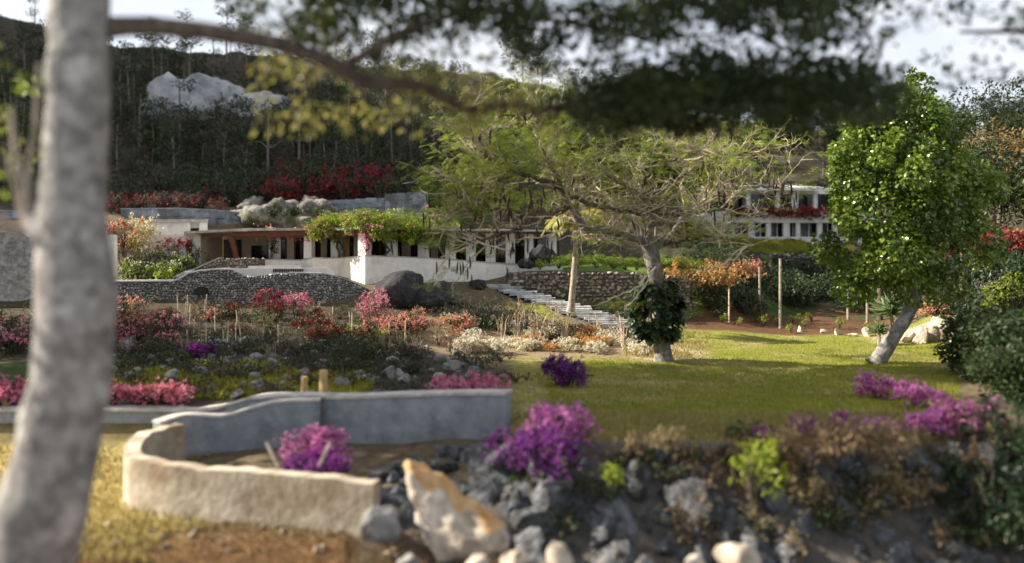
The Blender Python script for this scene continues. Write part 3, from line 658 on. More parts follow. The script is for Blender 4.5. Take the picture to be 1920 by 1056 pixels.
# west wing wall and recess
W('garden_wall', 'plaster', house, lambda mb: ribbon(mb, [at(262, 480, 59)[:2], at(376, 480, 58.9)[:2]], 3.2, 6.45, .3))
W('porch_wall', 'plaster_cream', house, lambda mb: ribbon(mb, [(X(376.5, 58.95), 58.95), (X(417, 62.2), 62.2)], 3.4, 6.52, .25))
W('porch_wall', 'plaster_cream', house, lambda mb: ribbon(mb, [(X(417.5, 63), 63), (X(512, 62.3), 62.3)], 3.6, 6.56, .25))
W('recess_shade', 'unlit_dark', house, lambda mb: ribbon(mb, [(X(419, 62.85), 62.85), (X(452, 62.6), 62.6)], 4.03, 6.2, .06))  # dark sheet stands for the shade in the recess
W('dark_pane', 'glass', house, lambda mb: ribbon(mb, [(X(471, 62.4), 62.4), (X(508, 62.15), 62.15)], 4.6, 5.75, .05))
W('step_block', 'plaster_white', house, lambda mb: ribbon(mb, [(X(466, 55.6), 55.6), (X(565, 57.2), 57.2)], 3.9, 4.35, .4))
# white parapet room on the roof
box_h = thing('rooftop_room', 'small white flat roofed block behind the left end of the roof', 'outbuilding', (X(335, 66), 66, 6.2))
W('wall', 'plaster_white', box_h, lambda mb: prism(mb, [(X(283, 65), 65), (X(357, 65), 65), (X(357, 65.4), 65.4), (X(374, 65.4), 65.4), (X(374, 65), 65), (X(389, 65), 65), (X(389, 68.2), 68.2), (X(283, 68.2), 68.2)], 6.0, 7.55))
W('roof_slab', 'coping', box_h, lambda mb: prism(mb, [(X(232, 64.85), 64.85), (X(390, 64.85), 64.85), (X(390, 68.25), 68.25), (X(232, 68.25), 68.25)], 7.552, 7.78))
W('window', 'unlit_dark', box_h, lambda mb: box(mb, (X(365.5, 65.38), 65.38, 6.95), (.6, .06, .35)))

# ------------------------------------------------------------------ retaining walls of blocks above the house
def block_wall(name, label, pts, mat, courses, bl, th=.5, bottom=None, seed=3, coping=True):
    """pts (px, d, ztop): masonry of single blocks with recessed joints"""
    r = np.random.default_rng(seed); P = np.array([(X(p, d), d, z) for p, d, z in pts]); o = thing(name, label, 'retaining wall', (P[0, 0], P[0, 1], P[:, 2].min() - 2))
    D = dense(P, .4); b0 = np.array(o.location)
    mb = MB(); ribbon(mb, D[:, :2], D[:, 2] - bottom, D[:, 2] - .05, th); mb.build('core', M['concrete'], o, world=True)
    s = np.r_[0, np.cumsum(np.linalg.norm(np.diff(D[:, :2], axis=0), axis=1))]; hb = bottom / courses
    shared = []
    for k in range(5):
        mb = MB(); box(mb, (0, 0, 0), (bl - .02, .2, hb - .016), 0, .5, .005); shared.append(mb.mesh('block', M[mat]))
    for c in range(courses):
        u = (c % 2) * bl / 2 + bl * .5
        while u < s[-1] - bl * .4:
            x, y, z = [np.interp(u, s, D[:, k]) for k in range(3)]; i = max(1, min(np.searchsorted(s, u), len(D) - 1)); dv = D[i] - D[i - 1]; rz = math.atan2(dv[1], dv[0])
            n = np.array([sin(rz), -cos(rz)]) * (-.075 + r.uniform(-.008, .012))
            put('block', shared[int(r.integers(5))], o, (x + n[0] * -1 - b0[0], y + n[1] * -1 - b0[1], z - (c + .5) * hb - b0[2]), (0, 0, rz))
            u += bl
    if coping:
        mb = MB(); T = nrm(np.gradient(D[:, :2], axis=0)); N = np.c_[-T[:, 1], T[:, 0]]; ribbon(mb, D[:, :2] - N * .22, D[:, 2] + .003, D[:, 2] + .09, th + .2); mb.build('coping', M['concrete'], o, world=True)
    return o
M['block'] = surf('block', (.25, .28, .325), (.16, .18, .21), 1.4, .5, .9, (.09, .095, .10), .5, var=.16, dist=.03, lo2=.47, hi2=.62)
block_wall('retaining_wall', 'stained blue grey retaining wall at left above the small white flat roofed block', [(228, 69, 8.75), (330, 69, 8.8), (405, 69, 8.65), (455, 69.4, 8.45), (489, 70.5, 8.1)], 'block', 4, 1.2, bottom=2.4)
block_wall('retaining_wall', 'long low blue grey block wall behind the flowering vine', [(563, 73.5, 9.72), (650, 73.5, 9.85), (721, 73.3, 10.05)], 'block', 3, .95, bottom=1.3, coping=False, seed=4)
block_wall('retaining_wall', 'stepped blue grey block wall meeting the grey trunk above the vine', [(722, 73.0, 10.3), (770, 73.0, 10.42), (800, 72.8, 10.6)], 'block', 4, .95, bottom=2.3, coping=False, seed=5)
block_wall('retaining_wall', 'pale topped blue wall showing left of the near trunk', [(-60, 69, 8.6), (90, 69, 8.6)], 'block', 4, 1.2, bottom=2.6, seed=6)
# bank of bare rock between the walls
for px, py, d, sx, sy, sz, seed, mat, lab in [(530, 415, 69.5, 2.9, 2.2, 1.7, 31, 'rock_mossy', 'bare grey rock outcrop between the two blue grey retaining walls'), (470, 385, 74, 1.6, 1.4, 1.2, 32, 'rock_mossy', 'small rock above the end of the stained retaining wall'),
                                         (590, 408, 71, 2.4, 1.6, 1.3, 33, 'rock_mossy', 'mossy rock under the long low block wall')]:
    tag(put('rock_outcrop', rock_mesh('rock_outcrop', M[mat], seed, 4, .9), None, at(px, py + 3, d), (0, 0, seed), (sx, sy, sz)), lab, 'rock')

# ------------------------------------------------------------------ rubble walls below the terrace
def prof(d0, pts, base):
    return [(X(px, d), d, zb, Z(py, d)) for px, py, d, zb in [(p[0], p[1], p[2] if len(p) > 2 else d0, base) for p in pts]]
PC = prof(51.2, [(212, 528), (330, 527), (352, 513), (372, 508), (405, 505), (430, 505), (447, 513), (458, 518), (500, 515), (540, 512), (605, 513), (640, 521, 51.8), (665, 531, 52.6), (690, 543, 53.6)], 1.4)
arch = (X(379, 51.2), Z(553, 51.2))
wallC, _ = rubble_wall('rubble_wall', 'long dark grey rubble wall with wavy top and a small dark arch below the terrace', PC, 'stone_grey', .18, .135, .5, 300, 2, prune=None)
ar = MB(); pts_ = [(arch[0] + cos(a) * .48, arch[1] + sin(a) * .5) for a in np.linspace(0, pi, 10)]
V = [(x, 51.02, z) for x, z in pts_] + [(x, 51.3, z) for x, z in pts_]; ar.add(V, [[i, i + 1, 11 + i, 10 + i] for i in range(9)]); ar.add(V, [list(range(10))[::-1]]); ar.build('dark_arch_face', M['unlit_dark'], wallC, world=True)  # dark face stands for the shade inside the arched opening
def coping_strip(o, pts, lift=.05, th=.5, name='coping', mat='coping', over=.06):
    D = dense(pts, .3); T = nrm(np.gradient(D[:, :2], axis=0)); N = np.c_[-T[:, 1], T[:, 0]]
    mb = MB(); ribbon(mb, D[:, :2] - N * over, D[:, 3] - .02, D[:, 3] + lift, th + over * 2); mb.build(name, M[mat], o, world=True)
coping_strip(wallC, PC[:6], .07, .5, mat='plaster_white'); coping_strip(wallC, PC[9:], .05)
PA = prof(55.5, [(333, 522, 54.5), (360, 508), (385, 496), (412, 485), (450, 484), (497, 485, 57.6)], 2.9)
wallA, _ = rubble_wall('rubble_wall', 'small tan rubble wall with sloping pale top at the left end of the terrace', PA, 'stone_tan', .22, .17, .45, 260, 3)
coping_strip(wallA, PA[:4], .08, .45)
poolw = thing('terrace_step_wall', 'bright white low wall with a short row of slats behind the dark rubble wall', 'wall', (X(530, 53), 53, 3.0))
W('wall', 'plaster_white', poolw, lambda mb: ribbon(mb, [(X(352, 52.4), 52.4), (X(430, 53), 53), (X(512, 53.2), 53.2), (X(568, 53.2), 53.2), (X(612, 53), 53), (X(628, 53.2), 53.2)], 2.6, [4.06, 4.22, 4.25, 4.25, 4.27, 4.0], .35))
sl = MB(); box(sl, (0, 0, 0), (.07, .08, .2), 0); sm = sl.mesh('slat', M['twig_dark'])
for i in range(17): put('slat', sm, poolw, (X(512 + i * 3.4, 53) - X(530, 53), .14, 4.1 - 3.0))
# grey wall at the far left
lw = thing('boundary_wall', 'rough pale grey wall seen at the left edge beside the near trunk', 'wall', (X(0, 51), 51, 1.8))
M['rough_stone'] = surf('rough_stone', (.50, .49, .47), (.22, .215, .21), 3.5, 1, .9, (.36, .33, .29), .9, dist=.08, bscale=7)
W('wall', 'rough_stone', lw, lambda mb: ribbon(mb, [(X(-300, 51), 51), (X(-20, 51), 51), (X(40, 51), 51), (X(66, 51.3), 51.3)], 1.5, [6.55, 6.52, 6.4, 6.0], .5))
W('pillar', 'plaster', lw, lambda mb: box(mb, at(209, 480, 52.5), (.5, .5, 2.6)))
# wall right of the stair, with stones
PE = prof(58.2, [(955, 512, 57.6), (985, 508), (1060, 507, 58.4), (1130, 508, 58.6), (1190, 512, 58.8), (1262, 516, 59.2), (1300, 522, 60)], 1.2)
rubble_wall('rubble_wall', 'sunlit tan rubble retaining wall right of the stone stair', PE, 'stone_tan', .34, .27, .5, 300, 4)
PG = prof(78.4, [(1405, 478, 78.4), (1450, 476, 78.4), (1545, 476, 78.2)], 3.0)
rubble_wall('rubble_wall', 'small pale stone wall under the lawn of the white two storey house', PG, 'stone_grey', .36, .3, .5, 200, 5)

# ------------------------------------------------------------------ stone stair
st = thing('stone_stair', 'pale stone stair climbing left to the terrace past the palm', 'stair', (X(1175, 50), 50, .8))
N_ = 19
for i in range(N_):
    t = i / (N_ - 1); d = 50.2 + 7.4 * t; px = 1170 - 235 * t; py = 609 - 74 * t
    mb = MB(); wd = (2.7 - .7 * t) * RNG.uniform(.86, 1.1); box(mb, (0, 0, 0), (wd, .62 + RNG.uniform(-.05, .08), .17), 0, .5, .022)
    c = at(px, py, d); put('step', mb.mesh('step', M['step']), st, tuple(c - np.array(st.location) + np.array([RNG.normal(0, .08), 0, -.02])), (0, 0, RNG.normal(0, .02) - .05))
W('stair_base', 'mortar', st, lambda mb: mb.add([at(1215, 616, 50.1), at(1130, 616, 50.1), at(905, 540, 58), at(960, 540, 58), at(1215, 650, 50.1), at(1130, 650, 50.1), at(905, 590, 58), at(960, 590, 58)], BOXF[:, ::-1]))

# ------------------------------------------------------------------ white two storey house
h2 = thing('hillside_house', 'white two storey house with red bougainvillea along its balcony, half hidden by trees', 'house', (X(1460, 88), 88, 6.3))
D2 = 87.0
def bx2(name, mat, px0, px1, py0, py1, d0, d1):
    return W(name, mat, h2, lambda mb: prism(mb, [(X(px0, d0), d0), (X(px1, d0), d0), (X(px1, d0), d1), (X(px0, d0), d1)], Z(py1, d0), Z(py0, d0)))
bx2('wall', 'plaster_white', 1300, 1376, 408, 462, D2, D2 + .5)
for a, b in [(1404, 1414), (1437, 1445), (1469, 1480), (1493, 1500), (1533, 1541), (1562, 1570), (1600, 1612)]: bx2('pier', 'plaster_white', a, b, 418, 444, D2, D2 + .45)
bx2('base_wall', 'plaster_white', 1376, 1640, 444.2, 468, D2 - .02, D2 + .6); bx2('balcony_slab', 'plaster_white', 1300, 1640, 404, 417.8, D2 - .1, D2 + 8)
for a, b in [(1376, 1404), (1414, 1437), (1445, 1469), (1480, 1493), (1500, 1533), (1541, 1562), (1570, 1600)]: 
    wp = bx2('dark_pane', 'glass', a, b, 418, 444, D2 + .9, D2 + .95)  # black pane stands for an unlit opening
    def fr(mb):
        for u in (a + .6, (a + b) / 2, b - .6): box(mb, (X(u, D2 + .86), D2 + .86, (Z(418, D2) + Z(444, D2)) / 2), (.07, .07, Z(418, D2) - Z(444, D2) - .02))
    W('frame', 'plaster_white', wp, fr)
bx2('back_wall', 'unlit_dark', 1300, 1640, 418, 462, D2 + 3, D2 + 3.2)
for a, b in [(1313, 1321), (1400, 1407), (1455, 1462), (1485, 1497), (1526, 1533), (1590, 1598)]: bx2('pier', 'plaster_white', a, b, 360, 403.8, D2 + .8, D2 + 1.2)
for a, b in [(1321, 1400), (1407, 1455), (1462, 1485), (1497, 1526), (1533, 1590)]: bx2('dark_pane', 'glass', a, b, 364, 396, D2 + 2.5, D2 + 2.55)
bx2('upper_wall', 'plaster_white', 1300, 1620, 396.2, 404.2, D2 + 2.4, D2 + 2.9); bx2('upper_wall', 'plaster_white', 1300, 1620, 352, 363.8, D2 + 2.4, D2 + 2.9)
W('roof', 'plaster_white', h2, lambda mb: prism(mb, [(X(1305, D2), D2), (X(1545, D2), D2), (X(1545, D2), D2 + 9), (X(1305, D2), D2 + 9)], [Z(357, D2)] * 2 + [Z(341, D2)] * 2, [Z(351, D2)] * 2 + [Z(335, D2)] * 2))
mb = MB(); mf = MB()
for i in range(60):
    px = RNG.uniform(1370, 1590); c = at(px, 403 + RNG.uniform(-3, 4) - 5, D2 - .3); mb_r = np.array([.6, .4, .35])
    leafy(mb, [(c, mb_r)], 90, .2); P = c + RNG.normal(0, 1, (26 if px > 1460 else 12, 3)) * mb_r * .7; P[:, 1] -= .25
    scat(mf, T_BRACT, P, rdir(len(P)), rdir(len(P)), .2, RNG.random(len(P)))
bv = thing('balcony_bougainvillea', 'crimson bougainvillea hanging along the balcony of the white two storey house', 'climber', (X(1480, D2 - .3), D2 - .3, Z(410, D2)))
mb.build('foliage', M['leaf_dark'], bv, world=True); mf.build('blossom', M['fl_red'], bv, world=True)

# ------------------------------------------------------------------ foreground basin
basin = thing('stone_basin', 'curved cream masonry basin with bougainvillea in it, left foreground', 'basin', (X(460, 21), 21, -1.6))
fw = smooth_path([(X(330, 25.0), 25.0, .02), (X(268, 24.0), 24.0, .0), (X(236, 22.6), 22.6, -.02), (X(238, 21.6), 21.6, -.12), (X(300, 21.0), 21.0, -.2), (X(390, 20.6), 20.6, -.22), (X(480, 20.3), 20.3, -.24), (X(600, 19.9), 19.9, -.26), (X(700, 19.6), 19.6, -.3)], 60)
W('front_wall', 'concrete_pale', basin, lambda mb: ribbon(mb, fw[:, :2], -2.2, fw[:, 2] + .06 + .10 * (vnoise(np.arange(len(fw)) * .35, np.zeros(len(fw)), 4) - .5) + .012 * RNG.normal(size=len(fw)), .40), False)
bw = smooth_path([(X(300, 25.3), 25.3, .02), (X(350, 26.0), 26.0, .10), (X(420, 26.3), 26.3, .02), (X(470, 26.4), 26.4, .24), (X(520, 26.5), 26.5, .42), (X(600, 26.7), 26.7, .45)], 40)
W('back_wall', 'concrete', basin, lambda mb: ribbon(mb, bw[:, :2], -2.0, bw[:, 2], .36))  # blue grey puts the shade inside the basin into the colour
def bcop(mb):
    T = nrm(np.gradient(bw[:, :2], axis=0)); N = np.c_[-T[:, 1], T[:, 0]]; ribbon(mb, bw[:, :2] - N * .03, bw[:, 2] + .003, bw[:, 2] + .07, .44)
W('coping', 'coping', basin, bcop)
# retaining wall carrying the terrace, left and behind the basin
tw = thing('terrace_retaining_wall', 'long blue grey retaining wall with pale flat top behind the basin', 'retaining wall', (X(640, 27.4), 27.4, -1))
tp = smooth_path([(X(-700, 28.1), 28.1, -.22), (X(200, 28.1), 28.1, -.12), (X(380, 28.0), 28.0, -.1), (X(470, 27.6), 27.6, .35), (X(560, 27.3), 27.3, .45), (X(650, 27.0), 27.0, .47), (X(780, 26.6), 26.6, .62), (X(880, 26.2), 26.2, .72), (X(948, 25.8), 25.8, .78)], 70)
W('wall', 'concrete', tw, lambda mb: ribbon(mb, tp[:, :2], -2.2, tp[:, 2], .45))
def tcop(mb):
    T = nrm(np.gradient(tp[:, :2], axis=0)); N = np.c_[-T[:, 1], T[:, 0]]; ribbon(mb, tp[:, :2] - N * .05, tp[:, 2] + .003, tp[:, 2] + .09, .75)
W('coping', 'coping', tw, tcop)

# rock bank under the lawn edge
bank = thing('rock_bank', 'dark grey rock retaining bank dropping from the lawn edge, right foreground', 'rock wall', (X(1300, 21), 21, -2.6))
M['rock_bank'] = surf('rock_bank', (.135, .145, .16), (.028, .027, .026), 2.6, 1, .9, (.07, .075, .045), 1.1, var=.5, dist=.1, bscale=7)
rm = [crag_mesh('rock', M['rock_bank'], 60 + i) for i in range(9)]
def bankface(mb):
    u = np.linspace(880, 2150, 150); v = np.linspace(0, 1, 34); U, Vv = np.meshgrid(u, v)
    d = 23.0 - 2.7 * Vv + .55 * (fbm(U / 60, Vv * 5, 3) - .5) * 2 * np.sin(pi * np.clip(Vv + .1, 0, 1)); z = -.05 - 2.9 * Vv + .15 * (fbm(U / 30, Vv * 9, 8) - .5)
    P = np.stack([(U - 960) / FOC * d, d, z], 2).reshape(-1, 3); i = (np.arange(33)[:, None] * 150 + np.arange(149)[None]).ravel(); mb.add(P, np.stack([i, i + 150, i + 151, i + 1], 1))
W('bank_face', 'rock_bank', bank, bankface)
for i in range(290):
    t = RNG.random(); px = RNG.uniform(690, 2050); L = px < 930
    d = 22.7 - 2.6 * t if not L else 25.2 - 5.2 * t
    zc = (-.2 - 2.7 * t) if not L else Hs(X(px, d), d) + .05
    s = RNG.choice([.22, .34, .5, .7], p=[.35, .35, .2, .1]) * RNG.uniform(.8, 1.2)
    if L: s = min(s, .42)
    put('rock', rm[i % 9], bank, (X(px, d) - bank.location[0], d + s * .12 - bank.location[1], min(zc, -.05 - s * .6) - bank.location[2] if not L else zc - bank.location[2]), tuple(RNG.uniform(0, 6, 3)), (s * RNG.uniform(.9, 1.5), s, s * RNG.uniform(.7, 1.2)))
def boulder(px, py, d, s, mat, seed, lab, rot=None, rough=.4, sub=4):
    return tag(put('boulder', rock_mesh('boulder', M[mat], seed, sub, rough), None, at(px, py, d), rot or (seed, seed * .7, seed * 1.3), s), lab, 'boulder')
boulder(710, 985, 18.6, (.52, .42, .40), 'rock_grey', 81, 'rounded grey boulder in front of the right end of the basin wall')
boulder(1385, 1060, 17.6, (.46, .4, .42), 'rock_pale', 82, 'pale rounded boulder at the bottom edge right of centre')
for i, (px, py, s, mat) in enumerate([(965, 1056, .28, 'rock_pale'), (1052, 1048, .32, 'rock_pale'), (1130, 1068, .27, 'rock_grey'), (900, 1066, .24, 'rock_pale'), (1205, 1070, .24, 'rock_grey'), (1310, 1066, .22, 'rock_pale'), (760, 1060, .24, 'rock_grey'), (1010, 1070, .2, 'rock_grey')]):
    o = tag(put('boulder', crag_mesh('boulder', M[mat], 90 + i), None, at(px, py, 17.4), (i, i * .7, i * 1.3), (s * 1.5, s * 1.3, s * 1.3)), 'pale stone in the row along the bottom edge', 'boulder'); o['group'] = 'stones along the bottom edge'
    if mat == 'rock_grey': o['label'] = 'grey stone in the row along the bottom edge'; o['group'] = 'grey stones along the bottom edge'
rs_ = [crag_mesh('stone', M['stone_tan'], 200 + i) for i in range(4)]
for i in range(46):
    px = RNG.uniform(150, 760); d = RNG.uniform(18.4, 20.4) + (20.6 - 19.9) * max(0, (450 - px) / 250); sc_ = RNG.uniform(.05, .14)
    tag(put('stone', rs_[i % 4], None, on(px, d) + (0, 0, sc_ * .3), tuple(RNG.uniform(0, 6, 3)), sc_), 'small brown stone in the dirt along the foot of the basin wall', 'stone', 'small stones at the foot of the basin')
# big slab: pale wedge with a rust stained upper edge
sb = bmesh.new()
A = [at(752, 868, 19.4), at(785, 872, 19.5), at(945, 1005, 18.9), at(948, 1045, 18.6), at(815, 1070, 18.5), at(775, 965, 19.0)]
off = np.array([.22, .55, .05])
for i, p in enumerate(A): sb.verts.new(p); sb.verts.new(p + off * (1 if i not in (0, 1) else .5))
bmesh.ops.convex_hull(sb, input=sb.verts); bmesh.ops.triangulate(sb, faces=sb.faces)
for _ in range(4): bmesh.ops.subdivide_edges(sb, edges=sb.edges, cuts=1, use_grid_fill=True); bmesh.ops.smooth_vert(sb, verts=sb.verts, factor=.25, use_axis_x=True, use_axis_y=True, use_axis_z=True)
sb.normal_update()
for v in sb.verts:
    c = np.array(v.co); q = fbm(c[0:1] * 3 + c[2] * 2, c[1:2] * 3 + c[2] * 2.6, 6)[0] - .5; v.co += v.normal * q * .34
mslab = bpy.data.meshes.new('boulder'); sb.to_mesh(mslab); sb.free(); mslab.materials.append(M['rock_pale']); mslab.materials.append(surf('rock_rust_top', (.38, .19, .05), (.52, .36, .20), 2.5, .8, .9))
for p in mslab.polygons:
    p.use_smooth = True; c = p.center; e = (c.x - A[0][0]) / (A[2][0] - A[0][0]); top = A[0][2] + (A[2][2] - A[0][2]) * e
    if top - c.z < .13 * (1 - .75 * e) + .10 * math.sin(c.x * 9): p.material_index = 1
tag(put('boulder', mslab), 'large tilted pale boulder with rust orange upper edge, bottom centre', 'boulder')

# volcanic boulders by the terrace wall
boulder(748, 548, 51.6, (2.1, 1.2, 1.5), 'rock_lava', 71, 'big black volcanic boulder under the corner of the terrace wall', (0, 0, .3), .35)
boulder(812, 566, 51.8, (1.5, 1.0, 1.0), 'rock_lava', 72, 'black volcanic boulder right of the biggest one', (0, .2, 1), .35)
boulder(828, 540, 54.5, (.8, .6, .45), 'rock_lava', 73, 'small black rock against the foot of the terrace wall', (0, 0, 2), .35)
boulder(893, 536, 57, (.8, .6, .4), 'rock_lava', 74, 'low black rock at the top of the stair', (0, 0, 2), .35)
boulder(1018, 480, 59.6, (1.0, .7, .65), 'rock_lava', 75, 'black rock on the terrace end above the round hedges', (0, 0, .5), .35)
boulder(988, 494, 58.8, (.65, .5, .42), 'rock_lava', 76, 'smaller black rock beside the top of the tan rubble wall', (0, 0, 1.5), .35)
for i, (px, d, s) in enumerate([(1705, 49, .9), (1740, 48.6, 1.1), (1775, 49.4, .95), (1790, 47.8, .8), (1725, 47.8, .7), (1765, 50.6, .9), (1800, 50.4, .8), (1690, 50, .55)]):
    p = on(px, d); o = tag(put('boulder', crag_mesh('boulder', M['rock_pale'], 120 + i), None, p + np.array([0, 0, s * .35]), (i, i * 2, i * 3), (s * 1.1, s * .8, s * .8)), 'sunlit white boulder heaped behind the leaning tree', 'boulder', 'white boulders behind the leaning tree')
for i, (px, d, s) in enumerate([(1600, 53, .35), (1570, 54, .4), (1625, 53, .5), (1545, 55, .3), (1650, 54, .3), (1500, 56, .3)]):
    tag(put('stone', crag_mesh('stone', M['rock_pale'], 140 + i), None, on(px, d) + np.array([0, 0, s * .15]), (i, i, i), (s * 1.5, s, s * .8)), 'pale stone along the far edge of the lawn', 'stone', 'pale stones at the far edge of the lawn')
def plot(px, d):
    if px < 200: return 'left of the near trunk'
    a = 'near the dark rubble wall' if d > 44 else 'in the middle of the bed' if d > 37 else 'at the front of the bed'
    return a + (' just right of the near trunk' if px < 360 else ' below the drain arch' if px < 480 else ' below the white slatted wall' if px < 620 else ' below the black boulder')
gm = [crag_mesh('stone', M['rock_grey'], 150 + i) for i in range(5)]
for i in range(190):
    px = RNG.uniform(160, 900); d = RNG.uniform(29, 42) if i > 30 else RNG.uniform(32, 36); s = RNG.uniform(.12, .4)
    tag(put('stone', gm[i % 5], None, on(px, d) + np.array([0, 0, s * .3]), tuple(RNG.uniform(0, 6, 3)), s), 'grey stone lying ' + plot(px, d), 'stone', 'stones ' + plot(px, d))

# ------------------------------------------------------------------ stakes and posts
def stake(px, d, py_top, rad, lab, mat='timber_pale', grp=None, lean=0, cat='post', nm='wooden_post'):
    p = on(px, d); t = np.array([p[0] + lean, p[1], Z(py_top, d)]); mb = MB(); tube(mb, [p - (0, 0, .2), p * .5 + t * .5 + RNG.normal(0, .015, 3), t], [rad, rad * .95, rad * .9], 8, lump=.15); o = mb.build(nm, M[mat]); return tag(o, lab, cat, grp)
stake(606, 29, 694, .15, 'taller of the two pale posts behind the basin'); stake(571, 29.3, 706, .12, 'shorter of the two pale posts behind the basin'); stake(12, 29, 728, .14, 'pale post at the left edge beside the near trunk')
stake(1463, 57.5, 485, .10, 'tallest bare palm stem standing in the dark soil', 'bark_pale', cat='palm stem', nm='bare_palm_stem'); stake(1424, 62, 500, .09, 'bare palm stem left of the tallest one in the dark soil', 'bark_pale', cat='palm stem', nm='bare_palm_stem')
stake(1626, 59, 495, .09, 'bare palm stem left of the leaning tree', 'bark_pale', cat='palm stem', nm='bare_palm_stem'); stake(1590, 62, 538, .10, 'short bare stem at the edge of the dark soil', 'bark_pale', cat='palm stem', nm='bare_palm_stem')
stake(1782, 55, 510, .09, 'bare palm stem right of the leaning tree', 'bark_pale', cat='palm stem', nm='bare_palm_stem'); stake(1367, 58, 540, .06, 'thin stake left of the dark soil', 'twig', cat='stake')
for i in range(26):
    px = RNG.uniform(330, 760); d = RNG.uniform(38, 48); stake(px, d, 480 + (EYE - Hs(X(px, d), d) - RNG.uniform(.7, 1.4)) / d * FOC, .03, 'thin grey stake among the bougainvillea', 'twig', 'garden stakes among the bougainvillea', RNG.normal(0, .06), 'stake', 'garden_stake')
#--PART3--
# ================================================================== the near tree
D0 = 13.0
tree = thing('shade_tree', 'near tree with thick grey trunk at left and long limb reaching over the view', 'tree', at(-60, 1330, D0))
def pth(pts): return np.array([at(a, b, c) for a, b, c in pts])
mb = MB()
tp_ = [(-75, 1400, 13), (-10, 1200, 13), (48, 1056, 13), (88, 930, 13), (118, 800, 13), (138, 690, 13), (147, 560, 13), (140, 450, 13), (137, 380, 13), (145, 250, 13), (150, 120, 13), (152, 20, 13), (156, -120, 13), (140, -300, 13.2), (120, -520, 13.5)]
TP = smooth_path(pth(tp_), 84); tr_ = np.interp(np.linspace(0, 1, len(TP)), np.linspace(0, 1, 15), np.array([110, 92, 82, 78, 72, 66, 71, 62, 58, 56, 54, 53, 46, 36, 24]) / FOC * D0)
tube(mb, TP, tr_, 40, lump=.16, seed=3)
mb.build('trunk', M['bark_grey'], tree, True, True)
def limb(pts, r0, r1, mat='bark_brown', k=10, name='limb', lump=.15):
    P = smooth_path(pth(pts), 8 * len(pts)); mb = MB(); tube(mb, P, np.linspace(r0, r1, len(P)), k, lump=lump, seed=RNG.integers(50)); return mb.build(name, M[mat], tree, True, True), P
_, LP1 = limb([(155, 60, 13), (230, 50, 13.1), (330, 52, 13.3), (440, 68, 13.6), (540, 88, 14), (620, 118, 14.5), (680, 150, 15), (740, 158, 15.4), (790, 162, 15.8), (835, 185, 16.2), (880, 205, 16.6), (950, 196, 17), (1020, 205, 17.4), (1090, 190, 17.8), (1180, 165, 18), (1280, 150, 18)], .155, .06)
_, LP2 = limb([(150, -60, 13), (300, -160, 13.6), (520, -230, 14.4), (800, -240, 15.5), (1100, -200, 16.6), (1400, -170, 17.4), (1650, -130, 18)], .2, .05)
_, LP3 = limb([(640, 130, 14.6), (760, 60, 15), (900, 20, 15.6), (1050, 40, 16), (1200, 70, 16.6), (1400, 60, 17)], .09, .02)
_, LP4 = limb([(1000, -215, 16.2), (1150, -100, 16), (1300, 0, 16.4), (1450, 80, 17), (1560, 130, 17.4)], .09, .02)
tw_ = MB(); tips = []
for LP, n in ((LP1, 26), (LP2, 30), (LP3, 16), (LP4, 16)):
    for i in range(n):
        j = int(RNG.integers(len(LP) // 3, len(LP))); grow(tw_, LP[j], np.array([RNG.normal(0, .8), RNG.normal(0, .8), RNG.normal(.15, .5)]), RNG.uniform(.7, 1.5), .022, 1, tips, .1, .4, 4)
tag(tw_.build('twigs', M['twig_dark'], tree, world=True), kind='stuff')
cb = []
def blobs_px(n, pxr, pyr, dr, rad, prob=None):
    out = []
    while len(out) < n:
        px, py, d = RNG.uniform(*pxr), RNG.uniform(*pyr), RNG.uniform(*dr)
        if prob is not None and RNG.random() > prob(px, py): continue
        out.append((at(px, py, d), np.array([1, 1, .6]) * RNG.uniform(*rad)))
    return out
can = MB()
leafy(can, blobs_px(90, (420, 1680), (-330, -25), (13.5, 19), (.5, .95)), 480, .2)
leafy(can, blobs_px(40, (560, 1650), (-40, 60), (13.5, 18.5), (.25, .5)), 420, .18)
leafy(can, blobs_px(26, (1040, 1620), (-40, 40), (13.5, 18.5), (.3, .55)), 520, .18)
leafy(can, blobs_px(110, (1080, 1670), (80, 220), (14.5, 19), (.35, .7), lambda x, y: np.clip(1 - abs(y - (175 - (x - 1300) * .02)) / 75, 0, 1)), 560, .18)
leafy(can, blobs_px(44, (470, 1020), (-40, 95), (13.5, 17), (.22, .45)), 420, .18)
leafy(can, blobs_px(46, (1000, 1660), (35, 115), (14.5, 18), (.18, .36)), 480, .17)
leafy(can, blobs_px(24, (1000, 1640), (25, 85), (15, 18), (.2, .38)), 480, .17)
leafy(can, blobs_px(30, (560, 1000), (-10, 110), (13.8, 17), (.18, .36)), 420, .17)
leafy(can, blobs_px(50, (520, 1680), (-70, 20), (13.5, 18), (.3, .5)), 480, .18)
leafy(can, blobs_px(34, (1040, 1690), (185, 285), (15, 18.5), (.1, .24)), 420, .15, droop=.9)
leafy(can, blobs_px(16, (1000, 1560), (170, 240), (15, 18.5), (.25, .45)), 380, .17)
leafy(can, blobs_px(14, (430, 800), (-30, 60), (13.5, 16), (.25, .5)), 330, .17)
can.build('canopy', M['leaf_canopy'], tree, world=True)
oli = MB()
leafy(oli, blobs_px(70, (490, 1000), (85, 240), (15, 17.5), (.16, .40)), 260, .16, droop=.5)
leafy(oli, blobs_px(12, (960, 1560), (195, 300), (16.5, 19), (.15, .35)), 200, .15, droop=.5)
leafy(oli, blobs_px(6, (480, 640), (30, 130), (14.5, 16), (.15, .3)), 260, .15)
oli.build('lit_tone_foliage', M['leaf_olive'], tree, world=True)  # paler leaf colour stands for the sunlit part of the canopy
